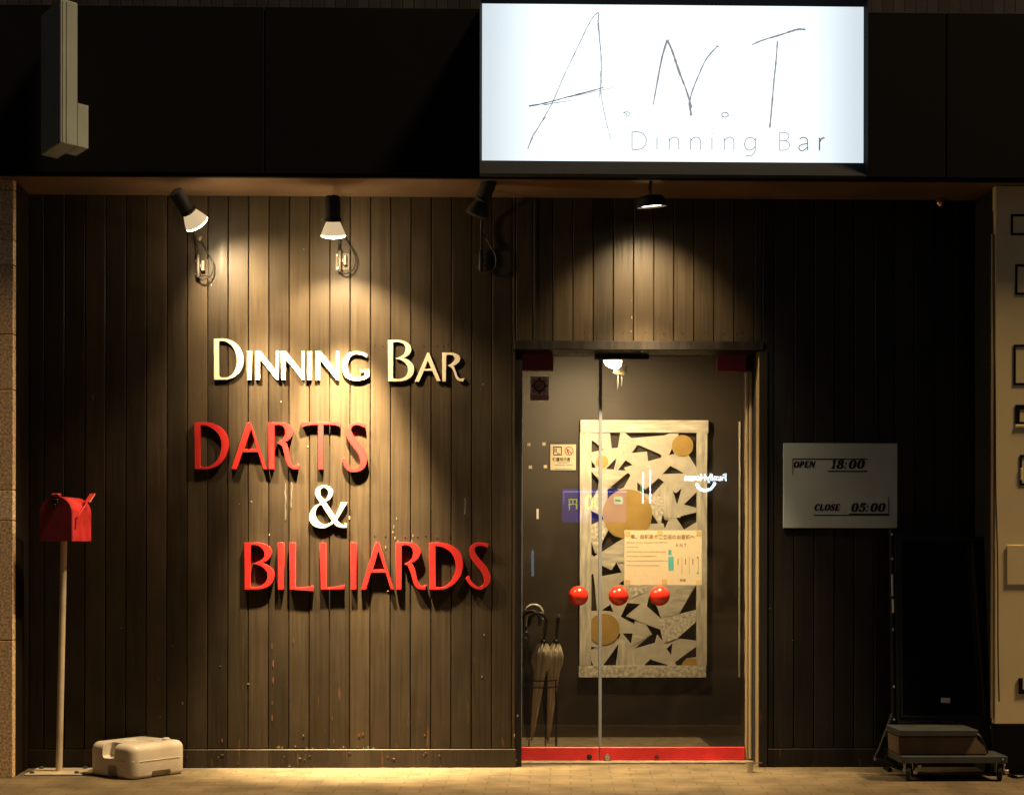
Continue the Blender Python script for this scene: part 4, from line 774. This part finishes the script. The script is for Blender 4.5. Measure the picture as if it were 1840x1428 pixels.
b = MB(); b.tube([fl0, fl0.lerp(fl1, .8)], .0035, 8); b.build('flag_arm', M['mailred'], mbx)
b = MB(); dirf = (fl1 - fl0).normalized(); b.box(-.016, .016, -.003, .003, -.03, .05, .003, 1, axis_matrix(fl0.lerp(fl1, .85), dirf)); b.build('flag', M['mailred'], mbx)
b = MB(); b.box(rr + .001, rr + .005, .035, .047, .06, .115, .001, 1, RM); b.build('flag_hinge', M['badge'], mbx)
b = MB()
for k in range(4): b.lathe([(.004, 0), (.003, .003)], RM @ Matrix.Translation((rr, .05 + k * .048, .016)) @ Matrix.Rotation(R(90), 4, 'Y'), 8)
b.build('rivets', M['mailred'], mbx)

# ------------------------------------------------------------------ white water tank (parasol foot)
near = ground(238, 1402); u = Vector((-.78, .626, 0)); v = Vector((.626, .78, 0)); LA, LB, HT = .335, .345, .165
TM = Matrix(((u.x, v.x, 0, near.x), (u.y, v.y, 0, near.y), (0, 0, 1, .002), (0, 0, 0, 1)))
def tmp_obj(b): me = bpy.data.meshes.new('tmp'); bmesh.ops.recalc_face_normals(b.bm, faces=b.bm.faces[:]); b.bm.to_mesh(me); b.bm.free(); o = bpy.data.objects.new('tmp', me); COL.objects.link(o); return o
b = MB(); t = bmesh.new(); bmesh.ops.create_cube(t, size=1)
for vv in t.verts: vv.co = Vector(((vv.co.x + .5) * LA, (vv.co.y + .5) * LB, (vv.co.z + .5) * HT))
bmesh.ops.bevel(t, geom=[e for e in t.edges if abs(e.verts[0].co.z - e.verts[1].co.z) > .1], offset=.05, segments=7, affect='EDGES', profile=.5)
bmesh.ops.bevel(t, geom=[e for e in t.edges if min(e.verts[0].co.z, e.verts[1].co.z) > HT - .001], offset=.036, segments=6, affect='EDGES', profile=.5)
bmesh.ops.bevel(t, geom=[e for e in t.edges if max(e.verts[0].co.z, e.verts[1].co.z) < .001], offset=.018, segments=3, affect='EDGES', profile=.5)
b.add(t); body = tmp_obj(b)
cuts_ = []
for a in ((.135, .225, -.05, .058, .092, .30, .016, 3), (.115, .185, -.05, .04, -.1, .062, .014, 3), (-.05, .028, .12, .24, -.1, .030, .010, 3), (.09, .24, .13, .22, HT - .006, HT + .1, .004, 1)):
    cutter = MB(); cutter.box(*a); cut = tmp_obj(cutter); cuts_.append(cut)
    md = body.modifiers.new('b', 'BOOLEAN'); md.object = cut; md.operation = 'DIFFERENCE'; md.solver = 'EXACT'
m2 = body.modifiers.new('v', 'BEVEL'); m2.width = .008; m2.segments = 3; m2.limit_method = 'ANGLE'; m2.angle_limit = R(50)
me = bpy.data.meshes.new_from_object(body.evaluated_get(bpy.context.evaluated_depsgraph_get()))
print('TANK', len(me.vertices))
bpy.data.objects.remove(body)
for c_ in cuts_: bpy.data.objects.remove(c_)
me.transform(TM)
tk = thing('water_tank', 'squat white plastic ballast tank with hand notches on the paving', 'tank', near)
link('tank_body', me, M['plastic'], tk, True)
b = MB(); q0 = [(-.0016, .05), (-.0016, LB - .05), (.05 * .29, LB - .05 * .29), (.05, LB + .0016), (LA - .05, LB + .0016)]
pts = [TM @ Vector((.05 * .29 if i == -1 else x, y, .085)) for i, (x, y) in enumerate([(.11, -.0008), (.05, -.0008), (.0146, .0146), (-.0008, .05), (-.0008, LB - .05), (.0146, LB - .0146)])]
b.tube(pts, .0022, 6); b.build('seam', M['plastic'], tk)
b = MB(); b.lathe([(.02, -.004), (.02, .008), (.014, .012)], TM @ Matrix.Translation((.07, .27, HT)), 20); b.build('cap', M['plastic'], tk, True)

# ------------------------------------------------------------------ umbrellas and their stand behind the narrow leaf
def umbrella(label, hx, hy, tx, ty, Y, mh, mc, crook, flip=1, r=.033):
    top_ = at(hx, hy, Y); tip = at(tx, ty, Y + .02); tip.z = max(tip.z, .03); ax = (top_ - tip).normalized(); Ltot = (top_ - tip).length
    root = thing('umbrella', label, 'umbrella', tip, 'umbrellas in the stand')
    A = axis_matrix(tip, ax); nf = 8; b = MB(); prof = [(.006, .02), (.012, .10), (.020, .25), (.027, .38), (r, Ltot * .62), (r * 1.05, Ltot * .70), (r * .8, Ltot * .745), (.014, Ltot * .76)]
    rings = []
    for rad, z in prof:
        rings.append([b.bm.verts.new(A @ Vector((rad * (1 + .26 * math.cos(nf * th + z * 5)) * math.cos(th), rad * (1 + .26 * math.cos(nf * th + z * 5)) * math.sin(th), z + .02 * math.cos(nf * th) * (z > Ltot * .68)))) for th in [2 * math.pi * k / 48 for k in range(48)]])
    for r0, r1 in zip(rings, rings[1:]):
        for k in range(48): b.face([r0[k], r0[(k + 1) % 48], r1[(k + 1) % 48], r1[k]])
    b.face(rings[-1]); b.face(rings[0][::-1]); b.build('canopy', mc, root, True)
    b = MB(); b.tube([tip, tip + ax * .03], [.004, .006], 8); b.build('ferrule', M['steel'], root)
    b = MB(); b.tube([tip + ax * (Ltot * .75), tip + ax * Ltot * .86], .0055, 8); b.lathe([(.014, 0), (.017, .01), (.017, .03), (.008, .04)], axis_matrix(tip + ax * Ltot * .755, ax), 14); b.build('shaft', M['black'], root, True)
    hb = tip + ax * Ltot * .84; b = MB()
    if crook:
        side = Vector((flip, 0, 0)); side = (side - ax * side.dot(ax)).normalized(); pts = [hb, hb + ax * .07]
        c = hb + ax * .07 + side * .045
        pts += [c - side * .045 * math.cos(math.pi * k / 12) + ax * .045 * math.sin(math.pi * k / 12) for k in range(1, 13)] + [c + side * .045 - ax * .035]
        b.tube(pts, .0098, 12)
    else:
        b.tube([hb, top_ - ax * .01], [.0085, .0105], 12)
    b.build('handle', mh, root, True)
    if not crook: b = MB(); b.lathe([(.0105, -.012), (.012, 0), (.008, .01)], axis_matrix(top_, ax), 14); b.build('pommel', M['steel'], root, True)
umbrella('umbrella with a white crook handle and black canopy', 944, 1086, 950, 1330, .50, M['handlewhite'], M['clothblack'], True, 1, .028)
umbrella('black umbrella whose dark crook is half hidden by the door jamb', 939, 1100, 948, 1330, .42, M['black'], M['clothblack'], True, 1, .026)
umbrella('clear vinyl umbrella with a black crook handle', 983, 1105, 955, 1332, .38, M['black'], M['cloth'], True, -1, .044)
umbrella('clear vinyl umbrella with a straight black handle and bright tip', 1003, 1105, 985, 1332, .44, M['black'], M['cloth'], False, 1, .037)
umbrella('slim black folded umbrella between the two clear ones', 981, 1168, 984, 1334, .54, M['black'], M['clothblack'], False, 1, .024)
sp_ = at(968, 1330, .46); us = thing('umbrella_stand', 'thin wire umbrella stand behind the narrow door leaf', 'umbrella stand', (sp_.x, .46, .006))
def ring_pts(z): return [Vector((sp_.x - .012 + .115 * math.cos(t), .46 + .10 * math.sin(t), z)) for t in [2 * math.pi * k / 28 for k in range(29)]]
for py in (1222, 1234):
    b = MB(); b.tube(ring_pts(at(968, py, .4).z), .0035, 6); b.build('hoop', M['black'], us, True)
for t in (.3, 1.9, 3.5, 5.1, 5.8):
    b = MB(); xx, yy = sp_.x - .012 + .115 * math.cos(t), .46 + .10 * math.sin(t); b.tube([(xx, yy, .01), (xx, yy, at(968, 1222, .4).z)], .004, 6); b.build('upright', M['black'], us)
b = MB(); b.lathe([(.12, 0), (.12, .02), (.11, .028)], Matrix.Translation((sp_.x - .012, .46, .0065)), 32); b.build('tray', M['black'], us, True)

# ------------------------------------------------------------------ black display stand and hand trolley on the right
bx0, bx1 = at(1612, 1300, -.26).x, at(1797, 1300, -.26).x; cxd = (bx0 + bx1) / 2; zb_ = at(1700, 1300, -.26).z
ds = thing('display_stand', 'tall black display stand leaning on the boards behind the trolley', 'display stand', (cxd, -.26, 0))
tilt = Matrix.Translation((cxd, -.26, zb_)) @ Matrix.Rotation(R(-7), 4, 'X') @ Matrix.Rotation(R(1.0), 4, 'Y')
hw = (bx1 - bx0) / 2; Hd = at(1700, 960, -.14).z - zb_
b = MB(); b.box(-hw, hw - .01, .0, .05, -.10, Hd, .006, 2, tilt); b.build('case', M['black'], ds)
b = MB(); b.box(-hw + .035, hw - .045, -.004, -.0005, .045, Hd - .03, .001, 1, tilt); b.build('dark_screen', M['screen'], ds)
b = MB()
for (x0, x1, z0, z1) in ((-hw + .022, hw - .032, .030, .036), (-hw + .022, hw - .032, Hd - .02, Hd - .014), (-hw + .022, -hw + .028, .037, Hd - .021), (hw - .038, hw - .032, .037, Hd - .021)): b.box(x0, x1, -.005, -.0006, z0, z1, .001, 1, tilt)
b.build('screen_surround', M['frameblack'], ds)
b = MB(); q = at(1671, 1258, -.2); b.box(-.038 - .0, .008, -.0056, -.0044, .105, .130, 0, 1, tilt); b.build('pale_sticker', M['label'], ds)
b = MB(); b.box(-.03, .025, -.003, -.0005, .006, .014, .001, 1, tilt); b.build('badge', M['badge'], ds)
b = MB(); b.box(hw - .05, hw - .032, -.004, -.0005, -.022, -.010, .001, 1, tilt); b.box(hw - .05, hw - .032, -.004, -.0005, -.006, -.001, 0, 1, tilt); b.build('buttons', M['label'], ds)
b = MB(); b.box(-hw - .022, -hw - .006, .01, .04, -.16, Hd + .03, .003, 1, tilt); b.build('side_rail', M['black'], ds)
for z in (Hd + .005, Hd - .12, Hd - .48, .18, .015):
    b = MB(); b.lathe([(.0075, 0), (.0065, .004), (.003, .006)], tilt @ Matrix.Translation((-hw - .014, .009, z)) @ Matrix.Rotation(R(90), 4, 'X'), 12); b.build('bolt', M['steel'], ds, True)
b = MB(); b.box(-hw - .018, -hw - .009, .006, .0095, Hd - .31, Hd - .20, .001, 1, tilt); b.box(-hw - .016, -hw - .007, .006, .0095, Hd - .395, Hd - .325, .001, 1, tilt); b.build('reflective_strip', M['label'], ds)
b = MB(); b.box(hw - .008, hw + .012, .01, .05, Hd - .62, Hd - .50, .004, 1, tilt); b.box(hw - .006, hw + .03, .012, .045, .20, .31, .006, 1, tilt); b.box(hw + .03, hw + .075, .018, .036, .235, .265, .005, 1, tilt); b.box(hw - .004, hw + .045, .02, .04, .285, .315, .005, 1, tilt); b.build('clamp', M['black'], ds)
b = MB(); b.box(hw - .008, hw + .025, .012, .05, -.14, .16, .004, 1, tilt); b.build('side_plate', M['black'], ds)
lf = at(1572, 1362, -.30); b = MB()
b.tube([tilt @ Vector((-hw - .014, .025, .05)), Vector((lf.x + .02, -.30, .12)), lf], .010, 10); b.tube([lf, Vector((bx0 + .02, -.34, .03))], .012, 10); b.build('foot', M['black'], ds, True); b = MB(); b.tube([Vector((bx0 - .02, -.2, .012)), Vector((bx0 - .02, -.06, .012)), tilt @ Vector((-hw - .014, .03, -.10))], .012, 10); b.build('foot', M['black'], ds, True); b = MB(); b.tube([Vector((bx1 - .02, -.2, .012)), Vector((bx1 - .02, -.06, .012)), tilt @ Vector((hw - .02, .03, -.10))], .012, 10)
b.build('foot', M['black'], ds, True)
for p_ in (lf + Vector((.0, -.012, .0)), Vector((bx0 + .01, -.352, .032))):
    b = MB(); b.lathe([(.008, 0), (.006, .005)], axis_matrix(p_, (0, -1, .2)), 12); b.build('bolt', M['steel'], ds, True)
# trolley
yt0, yt1 = -.55, -.28
tx0, tx1 = at(1620, 1363, yt0).x, at(1811, 1363, yt0).x; zt = at(1700, 1371, yt0).z; zt1 = at(1700, 1358, yt0).z
tr = thing('hand_trolley', 'low blue-grey platform trolley on black casters', 'trolley', ((tx0 + tx1) / 2, (yt0 + yt1) / 2, 0))
b = MB(); b.box(tx0, tx1, yt0, yt1, zt, zt1, .004, 2); b.build('platform', M['cart'], tr)
b = MB(); b.lathe([(.006, 0), (.004, .003)], axis_matrix((tx1 - .025, yt0 - .0005, (zt + zt1) / 2), (0, -1, 0)), 10); b.build('rivet', M['steel'], tr)
for (px, yy) in ((1632, yt0 + .04), (1796, yt0 + .04), (1640, yt1 - .04), (1790, yt1 - .04)):
    cxx = at(px, 1390, yy).x; b = MB(); b.lathe([(.034, -.012), (.042, -.009), (.042, .009), (.034, .012)], Matrix.Translation((cxx, yy, .043)) @ Matrix.Rotation(R(90), 4, 'Y') @ Matrix.Rotation(R(15), 4, 'X'), 24); wh = b.build('caster', M['rubber'], tr, True)
    b = MB(); b.box(cxx - .02, cxx - .015, yy - .015, yy + .02, .04, zt - .001, .001); b.box(cxx + .0145, cxx + .02, yy - .015, yy + .02, .04, zt - .001, .001); b.box(cxx - .021, cxx + .021, yy - .015, yy + .02, zt - .004, zt - .0005, .001); b.box(cxx + .016, cxx + .036, yy - .03, yy - .026, .036, .056, .001); b.build('fork', M['steel'], wh)
# wrapped crate with a blue-grey lid bar on the trolley
cx0, cx1 = at(1614, 1330, yt0 + .02).x, at(1757, 1330, yt0 + .02).x; zc0 = zt1 + .001; zc1 = at(1700, 1322, yt0 + .02).z; zc2 = at(1700, 1310.5, yt0 + .02).z
cr = thing('wrapped_crate', 'brown wrapped crate with a blue-grey lid on the trolley', 'crate', ((cx0 + cx1) / 2, yt0 + .14, zc0))
b = MB(); bx_ = b.bm
pts0 = [(cx0 + .012, zc0), (cx1 + .055, zc0), (cx1 + .035, zc0 + (zc1 - zc0) * .55), (cx1 - .01, zc1 - .001), (cx0 + .006, zc1 - .001)]
b.poly(pts0, yt0 + .035, yt1 - .01); bmesh.ops.bevel(b.bm, geom=b.bm.edges[:], offset=.006, segments=2, affect='EDGES'); b.build('wrapping', M['wrap'], cr)
b = MB(); b.box(cx0, cx1, yt0 + .015, yt1 - .012, zc1, zc2, .004, 2); b.build('lid', M['cart'], cr)
b = MB(); b.tube(dense3([Vector((cx1 - .005, yt0 + .06, zc2 - .01)), Vector((cx1 + .02, yt0 + .04, zc1 - .01)), Vector((cx1 + .045, yt0 + .05, zc0 + .04)), Vector((cx1 + .06, yt0 + .06, zc0 + .006))]), .006, 8); b.build('strap', M['black'], cr)
# cables on the paving
for k, (lab, P) in enumerate((('dark cable looped on the paving beside the trolley, its far loop', [(1812, 1393), (1828, 1398), (1850, 1394), (1870, 1385)]), ('dark cable lying on the paving nearest the cream wall', [(1808, 1386), (1830, 1382), (1852, 1386), (1875, 1380)]))):
    b = MB(); b.tube(dense3([ground(*p_) + Vector((0, 0, .0075)) for p_ in P]), .007, 8); tag(b.build('floor_cable', M['cable'], None, True), lab, 'cable', 'cables on the paving')
# dry bits blown against the wall
b = MB()
for i in range(46):
    q = ground(random.choice([random.uniform(1350, 1515), random.uniform(340, 1340)]), random.uniform(1380, 1392)); s_ = random.uniform(.002, .007); a0 = random.uniform(0, 6)
    vs = [b.bm.verts.new(q + Vector((s_ * math.cos(a0 + k * 1.57) * (1.6 if k % 2 else .8), s_ * math.sin(a0 + k * 1.57), random.uniform(.001, .005)))) for k in range(4)]; b.face(vs)
tag(b.build('leaf_litter', M['leaf']), kind='stuff')

# ------------------------------------------------------------------ lit signs across the street, seen mirrored in the door glass
YV = 20.0; YM = 2 * (YG - .005) - YV        # virtual plane and the true plane across the street
def mir(px, py): p = at(px, py, YV); return Vector((p.x, YM, p.z))
b = MB(); b.box(-9, 9, YM - .9, YM - .12, 0, 7); tag(b.build('far_building', M['dark_far']), 'unlit building across the street, seen only as darkness in the glass', 'building')
def far_mesh(me): me.transform(Matrix.Translation((0, YM, 0))); return me
def far_contour(P): return [(mir(*p).x, mir(*p).z) for p in P]
q = mir(1306.5, 861)
# text faces the shop (+Y): rotate half a turn about Z
def far_text(body, px_right, py_base, h, sx=1.0, bold=0.0, spacing=1.0):
    cu = bpy.data.curves.new('words', 'FONT'); cu.body = body; cu.size = h / .729; cu.extrude = .01; cu.offset = bold; cu.space_character = spacing; cu.resolution_u = 3
    o = bpy.data.objects.new('words', cu); COL.objects.link(o)
    me = bpy.data.meshes.new_from_object(o.evaluated_get(bpy.context.evaluated_depsgraph_get())); bpy.data.objects.remove(o); bpy.data.curves.remove(cu)
    p = mir(px_right, py_base)
    me.transform(Matrix.Translation(p) @ Matrix.Rotation(R(180), 4, 'Z') @ Matrix.Rotation(R(90), 4, 'X') @ Matrix.Diagonal((sx, 1, 1, 1)))
    return me
fs = thing('neon_sign', 'white neon name with a smile arc, mirrored in the door glass', 'sign', mir(1268, 870))
link('neon_words', far_text('FamilyHouse', 1306, 863, .115, sx=.90, bold=.007), M['neon'], fs)
arcs = circle_pts(1267.5, 862, 18.5, 20, n=24, a0=.2, a1=math.pi - .2); b = MB()
P = [mir(*p_) + Vector((0, .01, 0)) for p_ in arcs]; b.tube(P, .017, 8); P = [mir(1267.5 + (x - 1267.5) * .84, 862 + (y - 862) * .84) + Vector((0, .01, 0)) for x, y in arcs]; b.tube(P, .010, 8); b.build('smile_arc', M['neon'], fs)
vs_ = thing('price_sign', 'violet price board with yellow-green figures, mirrored in the door glass', 'sign', mir(1070, 938))
a, c = mir(1010, 938), mir(1126, 878); b = MB(); b.box(a.x, c.x, YM - .08, YM - .02, a.z, c.z, .02); b.build('board', M['purple'], vs_)
b = MB(); e1, e2 = mir(1013, 884), mir(1126, 882.5); b.box(e1.x, e2.x, YM - .02, YM + .0, e1.z, e1.z + .02); b.box(e1.x, e1.x + .008, YM - .02, YM, mir(1013, 905).z, e1.z); b.build('lit_edge', M['violet'], vs_)
link('price_figures', far_text('00', 1082, 915, .27, sx=.8, bold=.008), M['yellow'], vs_)
b = MB(); cE = crop(1000, 860, 10.22)
for (x0, y0, x1, y1) in ((225, 368, 382, 388), (225, 388, 246, 565), (358, 388, 382, 565), (246, 458, 358, 478), (294, 388, 312, 458)):
    a, c = cE((x0, y1)), cE((x1, y0)); a, c = mir(*a), mir(*c); b.box(a.x, c.x, YM - .012, YM, a.z, c.z)
b.build('yen_character', M['yellow'], vs_)
for px, y0, y1, lab in ((1155.5, 848, 904, 'shorter of two thin upright light tubes mirrored in the glass'), (1168.5, 844, 904, 'taller of two thin upright light tubes mirrored in the glass')):
    b = MB(); b.tube([mir(px, y1), mir(px, y0)], .014, 8); tag(b.build('light_tube', M['neon']), lab, 'light', 'upright light tubes across the street')
b = MB(); a, c = mir(1151, 885), mir(1155, 872); b.box(a.x, c.x, YM - .05, YM, a.z, c.z); tag(b.build('green_lamp', M['green']), 'small green lamp mirrored beside the light tubes', 'light')
b = MB(); a, c = mir(955, 1035), mir(959.5, 988); b.box(a.x, c.x, YM - .05, YM, a.z, c.z); tag(b.build('blue_lamp', M['bluepost']), 'pale blue upright lamp mirrored low on the narrow door leaf', 'light')
